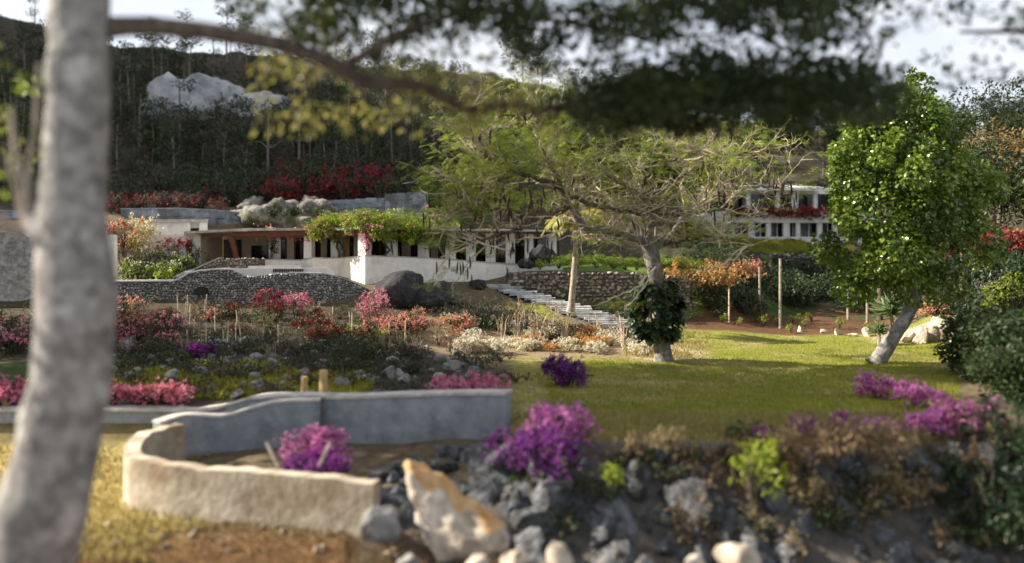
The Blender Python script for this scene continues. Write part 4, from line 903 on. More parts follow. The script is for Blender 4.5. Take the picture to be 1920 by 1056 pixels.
# knot and shoots on its left side
mb = MB(); tube(mb, pth([(128, 470, 12.9), (92, 440, 12.85), (72, 425, 12.85), (58, 405, 12.85)]), [.3, .26, .19, .1], 14, lump=.5, seed=4); mb.build('branch_stub', M['bark_grey'], tree, True, True)
mb = MB(); tube(mb, pth([(110, 395, 12.85), (86, 375, 12.8), (82, 345, 12.8), (94, 312, 12.85)]), [.16, .15, .1, .03], 10, lump=.7, seed=9); mb.build('branch_stub', M['bark_grey'], tree, True, True)
for pts, r in [([(62, 425, 12.85), (52, 360, 12.8), (56, 290, 12.8), (66, 232, 12.8), (72, 120, 12.8)], .055), ([(52, 428, 12.85), (42, 350, 12.8), (28, 280, 12.8), (22, 200, 12.8)], .06), ([(48, 430, 12.85), (34, 380, 12.9), (18, 320, 12.9), (12, 285, 12.9)], .045),
               ([(40, 436, 12.85), (10, 415, 12.8), (-30, 385, 12.7), (-80, 330, 12.6)], .06), ([(36, 300, 12.8), (58, 294, 12.8), (90, 270, 12.7)], .015)]:
    P = smooth_path(pth(pts), 16); mb = MB(); tube(mb, P, np.linspace(r, r * .5, len(P)), 8, lump=.1); mb.build('shoot', M['bark_pale'], tree, True, True)
mb = MB(); leafy(mb, blobs_px(9, (-60, 60), (110, 270), (12.5, 13.2), (.12, .28)), 260, .12); leafy(mb, blobs_px(3, (-5, 14), (325, 360), (12.7, 12.8), (.04, .07)), 900, .12)
mb.build('shoot_leaves', M['leaf_lime'], tree, world=True)

# a neighbour whose branches hang into the upper right corner, and one at the left edge
def edge_tree(name, label, base, top, r, blobs, leaf, per, lsize, ends):
    o = thing(name, label, 'tree', base); mb = MB(); b = np.array(base); t = np.array(top); P = smooth_path([b - (0, 0, .4), b * .5 + t * .5 + RNG.normal(0, .2, 3), t], 12); tube(mb, P, np.linspace(r, r * .5, len(P)), 14, lump=.15); mb.build('trunk', M['bark_brown'], o, True, True)
    for e in ends:
        m = (np.array(e) + t) / 2 + np.array([0, 0, .4]); Q = smooth_path([t - (0, 0, .2), m, np.array(e)], 10); mb = MB(); tube(mb, Q, np.linspace(r * .4, .03, len(Q)), 7); mb.build('limb', M['bark_brown'], o, True, True)
    mb = MB(); leafy(mb, blobs, per, lsize); mb.build('canopy', M[leaf], o, world=True); return o
bl = blobs_px(40, (1690, 2250), (-260, 50), (13, 18), (.2, .5)) + blobs_px(26, (1760, 1960), (10, 200), (14, 18), (.14, .32)) + blobs_px(9, (1660, 1780), (60, 170), (15, 18), (.12, .25)) + blobs_px(10, (1930, 2200), (60, 260), (15, 18), (.2, .4))
edge_tree('overhanging_tree', 'tree off the right edge whose loose leaves hang into the upper right corner', (15.5, 17, Hs(15.5, 17)), (15, 17, 8.5), .35, bl, 'leaf_canopy', 300, .17, [at(1800, 60, 16), at(1700, -120, 15), at(1880, 160, 17)])
bl = blobs_px(26, (-260, 70), (30, 330), (17, 20), (.3, .6)) + blobs_px(36, (-620, -140), (-260, 300), (13.5, 18), (.5, .9))
edge_tree('edge_tree', 'pale blurred tree behind the near trunk at the left edge', (-16, 17.5, Hs(-16, 17.5)), (-14.5, 17.5, 6.5), .3, bl, 'leaf_olive', 200, .2, [at(-60, 120, 18.5), at(-300, -60, 16), at(10, 200, 18.5)])
# unseen trees beyond the left edge, added to shade the garden and near lawn
def far_shade(x, y, z0, z1, rx, n, lab):
    bl = [(np.array([x + RNG.uniform(-rx, rx), y + RNG.uniform(-rx, rx), RNG.uniform(z0, z1)]), RNG.uniform(1.3, 2.2)) for _ in range(n)]
    edge_tree('unseen_shade_tree', lab, (x, y, Hs(x, y)), (x, y, z0 + 2), .4, bl, 'leaf_dark', 80, .36, [b[0] for b in bl[:5]])
far_shade(-30, 35, 5, 13, 3.0, 36, 'unseen dark shade tree beyond the left edge, nearest the camera'); far_shade(-32, 42, 5, 13, 3.2, 36, 'unseen dark shade tree beyond the left edge, farthest from the camera')
far_shade(-27.5, 30.5, 14, 25, 2.9, 70, 'unseen tall dark shade tree beyond the left edge, nearest the camera'); far_shade(-28.5, 35.5, 13, 26, 2.9, 80, 'unseen tall dark shade tree beyond the left edge, middle one of three'); far_shade(-30.5, 41, 15, 25, 2.0, 40, 'unseen tall dark shade tree beyond the left edge, farthest of three')

# ================================================================== flame tree
ft = thing('flame_tree', 'broad flat crowned tree with ferny leaves, bare pale twigs and hanging dark pods', 'tree', on(1240, 40))
mb = MB(); P = smooth_path(pth([(1243, 690, 40), (1240, 640, 40), (1236, 580, 40), (1228, 520, 40), (1222, 480, 40), (1216, 445, 40)]), 30)
R = np.interp(np.linspace(0, 1, len(P)), [0, .07, .2, .5, .85, 1], [.66, .44, .34, .33, .38, .36]); tube(mb, P, R, 18, lump=.3, seed=2); mb.build('trunk', M['bark_flame'], ft, True, True)
LIM = [([(1214, 455, 40), (1182, 445, 39.6), (1134, 432, 39), (1095, 426, 38.6), (1079, 400, 38.4), (1063, 375, 38.2), (1057, 358, 38)], .20, .13),
       ([(1057, 360, 38), (1040, 345, 37.6), (975, 325, 37), (920, 300, 36.6), (905, 280, 36.5), (898, 255, 36.4), (880, 215, 36)], .12, .07),
       ([(1052, 345, 38), (1030, 305, 38), (1012, 270, 38), (1008, 240, 38), (1010, 205, 38)], .10, .05),
       ([(1063, 390, 38.2), (1037, 403, 37.6), (1005, 413, 37), (973, 429, 36.4), (928, 442, 35.8), (880, 455, 35)], .13, .05),
       ([(1057, 362, 38), (1120, 385, 38.5), (1200, 400, 39), (1290, 400, 39), (1360, 392, 39)], .11, .05),
       ([(1222, 470, 40), (1260, 440, 40.6), (1285, 405, 41), (1335, 365, 41.4), (1400, 350, 41.5), (1460, 352, 41.5)], .19, .07),
       ([(1218, 445, 40), (1224, 400, 40), (1205, 370, 39.6), (1160, 345, 39), (1130, 318, 38.6)], .18, .07),
       ([(1245, 460, 40.2), (1300, 445, 39), (1350, 446, 38), (1400, 462, 37.4)], .10, .03),
       ([(1224, 402, 40), (1262, 350, 41.5), (1310, 310, 42.5), (1380, 290, 43), (1450, 278, 43)], .14, .05),
       ([(1214, 440, 40), (1180, 395, 42), (1120, 360, 44), (1040, 340, 45), (960, 345, 46)], .14, .05),
       ([(1200, 372, 39.6), (1215, 330, 38.5), (1260, 300, 37.5), (1330, 285, 37)], .08, .03),
       ([(975, 325, 37), (930, 340, 36.5), (880, 345, 36), (840, 360, 36)], .07, .03),
       ([(1005, 413, 37), (960, 395, 36.4), (900, 395, 36), (845, 405, 35.8)], .07, .03)]
allp = []; tips = []; tw = MB()
for pts, r0, r1 in LIM:
    P = smooth_path(pth(pts), 6 * len(pts)); P[1:-1] += RNG.normal(0, .035, (len(P) - 2, 3)); mb = MB(); tube(mb, P, np.linspace(r0, r1, len(P)), 8, lump=.25, seed=RNG.integers(60)); mb.build('limb', M['bark_flame' if r0 > .15 else 'bark_brown'], ft, True, True); lo = ft.children[-1] if False else bpy.data.objects[LAST[0]]; tw = MB()
    n = (12 + len(P) // 3) if pts[-1][0] > 1000 or pts[-1][1] < 340 else 9
    for i in range(n):
        j = int(RNG.integers(len(P) // 4, len(P))); d = nrm(P[min(j + 1, len(P) - 1)] - P[j - 1])
        grow(tw, P[j], nrm(d * .6 + RNG.normal(0, .8, 3) * np.array([1, 1, .55])), RNG.uniform(1.0, 2.1), .045, 2, tips, .12, .55, 5, 3, .66, .010, .6)
    tag(tw.build('twigs', M['twig'], lo, world=True), kind='stuff')
tips = [t for t in tips if t[2] <= 1]
TPS = np.array([t[0] for t in tips]); TDS = np.array([t[1] for t in tips]); tpx = TPS[:, 0] / TPS[:, 1] * FOC + 960; tpy = 480 - (TPS[:, 2] - EYE) / TPS[:, 1] * FOC
# full ferny foliage on the left, bare twigs in the middle and right
fe = MB()
def ferns(P, D, per, size, spread):
    n = len(P) * per; Q = np.repeat(P, per, 0) + RNG.normal(0, spread, (n, 3)) * np.array([1, 1, .35]); ax = np.repeat(D, per, 0) * .5 + rdir(n) * np.array([1, 1, .2]); ax[:, 2] = ax[:, 2] * .5 - .12
    scat(fe, T_PIN, Q, ax, np.array([-.25, -.15, 1.]) + RNG.normal(0, .5, (n, 3)), size * (.6 + .6 * RNG.random(n)), np.clip(.5 * np.repeat(RNG.random(len(P)), per) + .5 * RNG.random(n), 0, 1))
k = (tpx < 1090) & (tpy < 390); ferns(TPS[k], TDS[k], 2, .5, .25); k = (tpx < 1090) & (tpy >= 390) & (RNG.random(len(tpx)) < .5); ferns(TPS[k], TDS[k], 1, .5, .2)
k = (tpx >= 1090) & (RNG.random(len(tpx)) < .5); ferns(TPS[k], TDS[k], 3, .45, .25)
# hanging layered sprays on the left, and a low spray right of the trunk
def spray(cs, per, size):
    for px, py, d, rx, rz in cs:
        c = at(px, py, d); m = per; Q = c + RNG.normal(0, 1, (m, 3)) * np.array([rx, rx, rz]); ferns(Q, rdir(m), 1, size, .05)
spray([(RNG.uniform(800, 1010), RNG.uniform(300, 400), RNG.uniform(34.5, 39), .7, .12) for _ in range(34)] + [(RNG.uniform(770, 930), RNG.uniform(395, 475), RNG.uniform(34.5, 37), .55, .14) for _ in range(9)] + [(RNG.uniform(840, 1090), RNG.uniform(215, 330), RNG.uniform(35, 41), .7, .15) for _ in range(52)], 20, .5)
spray([(RNG.uniform(1060, 1500), RNG.uniform(235, 330), RNG.uniform(36, 44), .6, .14) for _ in range(48)] + [(RNG.uniform(1130, 1190), RNG.uniform(520, 590), 39, .35, .08) for _ in range(4)] + [(RNG.uniform(1260, 1420), RNG.uniform(420, 500), RNG.uniform(37, 39), .5, .1) for _ in range(14)] + [(820, 525, 35, .3, .06), (800, 535, 35, .25, .05), (860, 545, 35, .3, .06), (845, 505, 35, .35, .08)], 14, .45)
fe.build('foliage', M['leaf_feather'], ft, world=True)
# low drooping twigs
dr_ = MB()
for pts in [[(928, 442), (890, 480), (860, 520), (845, 545)], [(880, 455), (840, 480), (815, 515), (800, 540)], [(1060, 430), (1010, 445), (960, 450), (935, 458)], [(1230, 500), (1190, 540), (1150, 560), (1110, 575)], [(1225, 510), (1190, 560), (1160, 590), (1140, 600)], [(1400, 462), (1370, 490), (1330, 505), (1290, 512)], [(1095, 426), (1070, 440), (1052, 448), (1040, 446)], [(950, 440), (900, 470), (880, 500), (868, 530)]]:
    P = smooth_path(np.array([at(a, b, 36.5) for a, b in pts]), 12); P[1:] += RNG.normal(0, .04, (len(P) - 1, 3)); tube(dr_, P, np.linspace(.04, .012, len(P)), 5, RNG.random())
tag(dr_.build('drooping_twigs', M['twig'], ft, world=True), kind='stuff')
pm = []
for i in range(4):
    mb = MB(); L = .55; b = RNG.normal(0, .04); P = np.array([[b * sin(t * 3), .02 * t, -L * t] for t in np.linspace(0, 1, 5)]); tube(mb, P, [.012, .035, .04, .036, .012], 5); pm.append(mb.mesh('seed_pod', M['pod']))
fb_ = np.array(ft.location)
lk = TPS[(tpx < 1060) & (tpx > 780)]; rk = TPS[(tpx > 1290) & (tpx < 1520)]
for i in range(230):
    if i < 150:
        p = at(RNG.normal(930, 70), RNG.uniform(325, 470), RNG.uniform(35, 38)) if i % 3 else lk[RNG.integers(len(lk))]
    else: p = at(RNG.uniform(1300, 1490), RNG.uniform(300, 395), RNG.uniform(39, 42)) if i % 3 else rk[RNG.integers(len(rk))]
    s = RNG.uniform(.6, 1.25); put('seed_pod', pm[i % 4], ft, tuple(p - fb_), (RNG.normal(0, .1), RNG.normal(0, .12), RNG.uniform(0, 6)), (s, s, s))
for px, py in [(858, 490), (862, 492), (867, 490), (876, 500), (884, 515), (950, 500), (880, 480), (842, 480), (818, 490)]: put('seed_pod', pm[0], ft, tuple(at(px, py, 35) - fb_), (RNG.normal(0, .1), RNG.normal(0, .1), 0))
# climber clasping its trunk
cl = thing('climbing_plant', 'dark glossy big leaved climber wrapped round the flame tree trunk', 'climber', at(1232, 640, 39.6))
mb = MB()
for i in range(110):
    py = RNG.uniform(528, 632); wpx = 27 + 24 * sin(pi * np.clip((py - 520) / 125, 0, 1)); a = RNG.uniform(0, 2 * pi); c = at(1231 + cos(a) * wpx * .8, py, 40 + sin(a) * wpx * .8 / 40)
    P = c + RNG.normal(0, .12, (16, 3)); d = np.array([cos(a), sin(a), -.6]) + RNG.normal(0, .35, (16, 3)); scat(mb, T_BROAD, P, d, np.array([cos(a), sin(a), 1]) + RNG.normal(0, .3, (16, 3)), .38 * (.6 + .7 * RNG.random(16)), RNG.random(16))
mb.build('foliage', M['leaf_dark'], cl, world=True)
mb = MB(); tube(mb, pth([(1236, 645, 39.5), (1220, 590, 39.45), (1240, 560, 39.45), (1226, 525, 39.5)]), .05, 6); mb.build('stem', M['bark_brown'], cl, True, True)

# ================================================================== leaning glossy tree
gt = thing('leaning_tree', 'dense glossy green tree on a pale leaning trunk at the right of the lawn', 'tree', on(1650, 40))
P = smooth_path(pth([(1640, 686, 40), (1655, 665, 40), (1680, 625, 40), (1702, 590, 40), (1714, 555, 40), (1712, 510, 40), (1700, 440, 40), (1690, 360, 40), (1685, 280, 40)]), 40)
mb = MB(); tube(mb, P, np.interp(np.linspace(0, 1, len(P)), [0, .06, .2, .5, 1], [.52, .38, .33, .30, .10]), 16, lump=.25, seed=5); mb.build('trunk', M['bark_grey'], gt, True, True)
gb = []
for px, py, d, r in [(1640, 270, 40, 1.5), (1720, 230, 40, 1.4), (1700, 320, 39, 1.6), (1600, 340, 40, 1.3), (1780, 320, 40.5, 1.3), (1640, 390, 38.8, 1.4), (1740, 400, 39, 1.5), (1590, 400, 40, .8), (1680, 470, 38.4, 1.3), (1760, 480, 40, 1.2), (1720, 540, 39.5, .9), (1640, 500, 39.5, 1.0), (1545, 465, 40.4, .7), (1590, 505, 40.4, .8), (1600, 545, 40.2, .7), (1800, 420, 41, 1.0), (1640, 230, 40.5, 1.0), (1690, 190, 40.5, .9), (1760, 250, 41, 1.1), (1780, 540, 40.5, .8), (1790, 380, 40.5, 1.1), (1590, 290, 40.3, .9), (1610, 225, 40.4, .8), (1830, 350, 41.5, 1.1), (1840, 450, 42, 1.0), (1725, 165, 41, .7)]:
    c = at(px, py, d); gb.append((c, r))
    for _ in range(8): gb.append((c + nrm(RNG.normal(size=3)) * r * RNG.uniform(.8, 1.25), r * RNG.uniform(.2, .45)))
    Q = smooth_path([P[int(RNG.integers(22, 38))], c], 6); m_ = MB(); tube(m_, Q, np.linspace(.07, .02, len(Q)), 5); m_.build('limb', M['bark_brown'], gt, True, True)
mb = MB(); leafy(mb, gb, 560, .22, T_BROAD, tilt=.8, droop=.4, shell=.5); mb.build('crown', M['leaf_gloss'], gt, world=True)

for k, (px, d, py, r_, lf, lab) in enumerate([(1812, 50, 330, 2.6, 'leaf_dark', 'dark dense tree just behind the right side of the leaning tree'), (1880, 54, 300, 2.8, 'leaf_dry', 'brown leaved tree behind the bright red bougainvillea'), (1935, 48, 360, 2.6, 'leaf_mid', 'dark green tree cut by the right edge'), (1650, 62, 330, 2.4, 'leaf_mid', 'dark green tree half hidden by the left side of the leaning tree'), (1860, 62, 220, 3.4, 'leaf_mid', 'taller green tree behind the brown leaved one at right')]):
    b = on(px, d); t = at(px, py, d); bl = [(t + nrm(RNG.normal(size=3)) * r_ * RNG.uniform(.2, .9) * np.array([1, 1, .9]), r_ * RNG.uniform(.25, .42)) for _ in range(24)]
    edge_tree('background_tree', lab, b, t - (0, 0, r_ * .7), .22, bl, lf, 120, .26, [q[0] for q in bl[:6]])
# ================================================================== palms and yuccas
pl = thing('stair_palm', 'slim palm with drooping yellow fronds beside the stone stair', 'palm', on(1075, 52))
P = smooth_path(pth([(1070, 585, 52), (1074, 540, 52), (1078, 490, 52), (1080, 440, 52), (1081, 402, 52)]), 20); mb = MB(); tube(mb, P, np.interp(np.linspace(0, 1, len(P)), [0, .1, 1], [.28, .2, .14]), 10, lump=.1); mb.build('trunk', M['bark_pale'], pl, True, True)
def frond(mb, c, a, L, rise, droop, leaf, n=24, w=.1, mat=None):
    t = np.linspace(0, 1, n); dirv = np.array([cos(a), sin(a), 0]); S = c + np.outer(t * L * (1 - .25 * droop * t), dirv) + np.outer(rise * t - droop * t * t * L, [0, 0, 1])
    tube(mb, S[::3], np.linspace(.03, .008, len(S[::3])), 4, .8, cap=False); sd = np.array([-sin(a), cos(a), 0])
    for s in (-1, 1):
        ax = np.outer(np.ones(n), sd * s) + dirv * .55 + np.array([0, 0, -.75]); scat(mb, T_LONG, S[2:], ax[2:] + RNG.normal(0, .08, (n - 2, 3)), np.array([0, 0, 1.]) + dirv * .3, leaf * (.55 + .6 * np.sin(pi * (.15 + .8 * t[2:]))), np.clip(RNG.normal(.5, .25, n - 2), 0, 1))
for i in range(13):
    mb = MB(); frond(mb, P[-1], 2 * pi * i / 13 + RNG.normal(0, .15), RNG.uniform(2.1, 2.9), RNG.uniform(.3, 1.5), RNG.uniform(.45, .75), .8, 26); mb.build('frond', M['palm'], pl, world=True)
def yucca(px, d, hgt, r, lab):
    p = on(px, d); o = thing('spiky_palm', lab, 'palm', p); mb = MB(); tube(mb, [(0, 0, -.2), (RNG.normal(0, .05), 0, hgt * .5), (0, 0, hgt)], [.11, .09, .1], 8, lump=.2); mb.build('stem', M['bark_pale'], o)
    d_ = rdir(110); d_[:, 2] = np.abs(d_[:, 2]) * 1.1 - .35; mb = MB(); scat(mb, T_LONG, np.tile([0, 0, hgt], (110, 1)) + d_ * .08, d_, rdir(110), r * (.75 + .4 * RNG.random(110)), RNG.random(110)); mb.build('leaves', M['yucca'], o)
yucca(1670, 46, 2.0, 1.05, 'spiky leaved small palm just left of the leaning trunk'); yucca(1752, 51, 1.0, .9, 'spiky leaved small palm between the leaning trunk and white boulders')
yucca(1648, 48, .8, .6, 'smallest spiky palm at the lawn edge left of the leaning trunk')

# ================================================================== vines on the house
vine = thing('flowering_vine', 'big bright green vine with coral blossoms heaped over the porch roof', 'climber', at(640, 480, 57.8))
vb = MB(); vf = MB(); vr = MB(); vs_ = MB()
for i in range(190):
    px = RNG.uniform(580, 850); top = np.interp(px, [575, 600, 650, 680, 700, 760, 820, 850], [418, 404, 402, 394, 402, 394, 392, 400]); bot = np.interp(px, [575, 620, 680, 720, 800, 850], [440, 440, 432, 442, 452, 462])
    py = RNG.uniform(top, bot); d = fd(px) - .5 + RNG.uniform(-.5, 1.8); c = at(px, py + 4, d); r = RNG.uniform(.3, .55); leafy(vb, [(c, r)], 420, .17, droop=.5)
    if px < 720 and RNG.random() < .5 and py > top + 10 or RNG.random() < .06:
        m = 10; Q = c + rdir(m) * r * np.array([1, 1, 1]); Q[:, 1] -= .12; scat(vf if px < 690 or RNG.random() < .5 else vr, T_BRACT, Q, rdir(m), rdir(m), .16 * (.7 + .6 * RNG.random(m)), RNG.random(m))
for px0, py0, py1 in [(634, 440, 488), (724, 440, 484), (640, 440, 480), (690, 440, 470)]:
    P = np.array([at(px0 + RNG.normal(0, 3), py, fd(px0) + .3) for py in np.linspace(py1, py0, 7)]); vs_ = MB(); tube(vs_, P, .07, 6, lump=.3); vs_.build('stem', M['bark_brown'], vine, True, True)
for k in range(22):
    c = at(686 + RNG.normal(0, 4), RNG.uniform(440, 470), fd(686) + .35); Q = c + RNG.normal(0, .12, (4, 3)); scat(vr, T_BRACT, Q, rdir(4), rdir(4), .13, RNG.random(4))
vb.build('foliage', M['leaf_vine'], vine, world=True); vf.build('coral_blossom', M['fl_coral'], vine, world=True); vr.build('pink_blossom', M['fl_pink'], vine, world=True)
v2 = thing('flowering_vine', 'thin vine with few coral flowers climbing the column at the left porch end', 'climber', at(512, 488, 58.5))
mb = MB(); mf = MB()
for i in range(70):
    t = RNG.random(); c = at(512 + RNG.normal(0, 4), 440 + 46 * t, fd(512) + .3); leafy(mb, [(c, .14)], 500, .12)
for i in range(30): c = at(RNG.normal(516, 10) if i < 12 else RNG.uniform(480, 575), RNG.uniform(428, 450), fd(515) - .1); Q = c + RNG.normal(0, .13, (8, 3)); scat(mf, T_BRACT, Q, rdir(8), rdir(8), .13, RNG.random(8))
mb.build('foliage', M['leaf_mid'], v2, world=True); mf.build('blossom', M['fl_coral'], v2, world=True)
v3 = thing('wall_creeper', 'dark creeper with red flowers branching over the cream garden wall at left', 'climber', at(340, 530, 58.5))
mb = MB(); ml = MB(); mf = MB()
for i in range(16):
    a = np.array([RNG.uniform(300, 380), RNG.uniform(500, 528)]); b = a + np.array([RNG.normal(0, 26), RNG.uniform(-70, -30)]); b[1] = max(b[1], 450); b[0] = np.clip(b[0], 285, 374)
    m_ = (a + b) / 2 + RNG.normal(0, 8, 2); P = smooth_path([at(a[0], a[1], 58.75), at(m_[0], m_[1], 58.6), at(b[0], b[1], 58.75)], 10); tube(mb, P, np.linspace(.05, .02, len(P)), 5); leafy(ml, [(p, .2) for p in P[2:]], 160, .13)
for px, py in [(318, 452), (335, 455), (352, 456), (350, 462), (300, 462), (292, 478)]: Q = at(px, py, 58.5) + RNG.normal(0, .17, (30, 3)); scat(mf, T_BRACT, Q, rdir(30), rdir(30), .15, RNG.random(30))
tag(mb.build('stems', M['twig_dark'], v3, world=True), kind='stuff'); ml.build('foliage', M['leaf_dark'], v3, world=True); mf.build('blossom', M['fl_red'], v3, world=True)

RR0 = np.random.default_rng(99)
os_ = bush_proto('outcrop_shrub', 'x', 'shrub', 1.5, .9, 'leaf_mid', None, lsize=.16, dens=120, clumps=9)
for i in range(11):
    p = at(RR0.uniform(478, 610), RR0.uniform(398, 425), 68.6); lab = 'small green shrub growing on the rock outcrop above the roof'
    if i == 0: single_ = os_; os_.location = tuple(p); os_['label'] = lab; os_['group'] = 'shrubs on the rock outcrop'
    else: copy_tree(os_, lab, 'shrubs on the rock outcrop', p, i, RR0.uniform(.6, 1.1))
# ================================================================== shrubs beside the house
def single(o, p, s=1, rz=0): o.location = tuple(p); o.scale = (s,) * 3; o.rotation_euler = (0, 0, rz); return o
single(bush_proto('bougainvillea_bush', 'salmon pink bougainvillea at the left end of the white roof slab', 'bush', 2.6, 2.6, 'leaf_mid', 'fl_coral', .9, .16, .18, clumps=12), at(232, 485, 57.5))
single(bush_proto('yellow_shrub', 'pale yellow leaved shrub beside the salmon bougainvillea', 'shrub', 2.2, 2.8, 'leaf_yellow', 'fl_white', .3, .17, .12, 'twig', clumps=12), at(272, 495, 57.2))
gs = bush_proto('garden_shrub', 'x', 'shrub', 2.2, 1.8, 'leaf_grey', None, lsize=.18, clumps=10)
sprinkle(gs, [(235, 54.5, 1), (262, 55, 1.1), (300, 55.5, 1), (325, 56, .9), (285, 54, .8), (345, 56.5, .7)], 'grey green shrub filling the bed in front of the cream garden wall', 'grey green shrubs by the garden wall')
gs = bush_proto('garden_shrub', 'x', 'shrub', 1.8, 1.3, 'leaf_vine', 'fl_white', .15, lsize=.2, clumps=8)
sprinkle(gs, [(245, 54, .9), (290, 53.6, .8), (320, 54.5, .8), (275, 56.5, 1.2), (335, 56, 1)], 'yellow green shrub in the bed in front of the cream garden wall', 'yellow green shrubs by the garden wall')
ll = bush_proto('low_plant', 'lime green tuft on top of the dark rubble wall', 'plant', 1.0, .5, 'leaf_lime', None, lsize=.25, clumps=5); single(ll, at(304, 528, 52))
hd = bush_proto('round_hedge', 'x', 'hedge', 1.5, 1.0, 'leaf_vine', None, lsize=.1, dens=420, clumps=16, legs=.35)
for i, (px, py, d, s, lab) in enumerate([(1012, 506, 58.9, .75, 'smallest round clipped hedge, nearest the black rock'), (1048, 504, 59.2, .95, 'second round clipped hedge from the black rock'), (1082, 503, 59.4, 1.0, 'third round clipped hedge, left of the palm trunk'), (1118, 503, 59.6, 1.0, 'round clipped hedge right of the palm trunk')]):
    if i == 0: single(hd, at(px, py, d), s); hd['label'] = lab
    else: copy_tree(hd, lab, None, at(px, py, d), i, s)
for i in range(8):
    o = copy_tree(hd, 'loose clipped hedge along the top of the tan rubble wall', 'hedges on the tan rubble wall', at(1150 + i * 22, 505 + i * .8, 60 + .2 * i), i, (1.1, 1, .9))
single(bush_proto('bougainvillea_bush', 'large orange bougainvillea mound behind the flame tree trunk', 'bush', 5, 2.0, 'leaf_dry', 'fl_orange', .5, .18, .19, clumps=22, cluster=6, dens=150), on(1310, 61) + (0, 0, .5), 1.1)
single(bush_proto('bougainvillea_bush', 'smaller orange red bougainvillea right of the large orange mound', 'bush', 3, 1.5, 'leaf_dry', 'fl_coral', .7, .16, .17, clumps=12), on(1390, 66) + (0, 0, .6), 1.1)
single(bush_proto('bougainvillea_bush', 'bright red bougainvillea at the right edge above the dark rocks', 'bush', 4.2, 2.2, 'leaf_dark', 'fl_red', 1.1, .2, .22, clumps=20, cluster=9), at(1860, 505, 56), 1)
single(bush_proto('bougainvillea_bush', 'orange red bougainvillea right of the bright red one at the right edge', 'bush', 2.4, 1.6, 'leaf_dry', 'fl_orange', .9, .2, .2, clumps=10), at(1920, 480, 56), 1)
single(bush_proto('bougainvillea_bush', 'small pink red bougainvillea on the white boulders', 'bush', 2.4, .8, 'leaf_mid', 'fl_coral', 1, .15, .16, clumps=8), on(1750, 51) + (0, 0, .8), .9)
for i, (px, py, d, s) in enumerate([(1830, 510, 54, 1.8), (1880, 540, 50, 1.6), (1800, 560, 53, 1.3)]): tag(put('boulder', crag_mesh('boulder', M['rock_lava'], 160 + i), None, at(px, py, d), (i, i, i), (s * 1.2, s, s)), ['dark rock below the bright red bougainvillea', 'dark rock at the right edge above the yellow green bush', 'dark rock between the boulders and the right edge'][i], 'rock')
# bank below the stair: low dark thicket
th_ = bush_proto('bank_shrub', 'x', 'shrub', 1.7, 1.0, 'leaf_grey', None, lsize=.13, dens=130, clumps=10)
sprinkle(th_, [(lambda t: (770 + 320 * t + RNG.uniform(-20, 20), 54.2 - 5.4 * t - RNG.uniform(0, 3), RNG.uniform(.6, 1.0)))(RNG.random()) for _ in range(46)], 'low grey brown shrub on the bank left of the stone stair', 'low shrubs on the bank by the stair')
th_ = bush_proto('bank_shrub', 'x', 'shrub', 1.5, .9, 'leaf_mid', None, lsize=.14, dens=110, clumps=9)
sprinkle(th_, [(RNG.uniform(1230, 1420), RNG.uniform(57, 66), RNG.uniform(.8, 1.5)) for _ in range(22)] + [(RNG.uniform(1120, 1200), RNG.uniform(53.5, 56.5), .8) for _ in range(7)], 'dark green low shrub', 'low shrubs', where=lambda px, d: 'beside the foot of the stone stair' if px < 1205 else 'right behind the flame tree trunk' if px < 1320 else 'at the left end of the dark soil')
th_ = bush_proto('bank_shrub', 'x', 'shrub', 2.4, 1.4, 'leaf_mid', None, lsize=.2, dens=90, clumps=10)
sprinkle(th_, [(RNG.uniform(1440, 1700), RNG.uniform(68, 78), RNG.uniform(.8, 1.4)) for _ in range(24)] + [(RNG.uniform(1700, 1850), RNG.uniform(54, 70), RNG.uniform(1, 1.8)) for _ in range(18)], 'green shrub on the slope', 'green slope shrubs', where=lambda px, d: 'behind the white boulders' if px > 1700 and d < 60 else 'at the right edge' if px > 1700 else 'below the white house' if px < 1560 else 'behind the leaning tree')

sprinkle(bush_proto('bank_shrub', 'x', 'shrub', 1.6, .9, 'leaf_dark', None, lsize=.14, dens=150, clumps=10), [(RR0.uniform(985, 1190), RR0.uniform(55.5, 58), RR0.uniform(.5, .9)) for _ in range(18)], 'dark low shrub between the stone stair and the tan rubble wall', 'dark shrubs below the tan wall')
sprinkle(bush_proto('bank_shrub', 'x', 'shrub', 1.6, .8, 'leaf_dark', None, lsize=.12, dens=170, clumps=10), [(lambda t: (740 + 350 * t + RR0.uniform(-30, 10), 53.8 - 4.6 * t - RR0.uniform(0, 3.2), RR0.uniform(.7, 1.1)))(RR0.random()) for _ in range(50)], 'dark low shrub on the bank left of the stone stair', 'dark shrubs on the bank by the stair')
sprinkle(bush_proto('slope_shrub', 'x', 'shrub', 2.6, 1.7, 'leaf_dark', None, lsize=.2, dens=170, clumps=12), [(RR0.uniform(1290, 1640), RR0.uniform(66, 77.5), RR0.uniform(.7, 1.25)) for _ in range(44)] + [(RR0.uniform(1300, 1420), RR0.uniform(60, 66), RR0.uniform(.6, 1)) for _ in range(12)], 'dark dense shrub on the slope', 'dark shrubs', where=lambda px, d: 'just behind the dark soil' if d < 68 else 'right of the orange mound' if px < 1410 else 'directly below the small pale stone wall' if px < 1545 else 'behind the leaning tree')
sprinkle(bush_proto('slope_shrub', 'x', 'shrub', 2.4, 2.4, 'leaf_hill', None, lsize=.2, dens=130, clumps=12), [(RR0.uniform(1270, 1370), RR0.uniform(80, 85.5), RR0.uniform(.6, 1.0)) for _ in range(7)] + [(RR0.uniform(1600, 1680), RR0.uniform(80, 86), RR0.uniform(.7, 1.0)) for _ in range(6)], 'olive shrub in front of the white two storey house', 'olive shrubs in front of the white house')
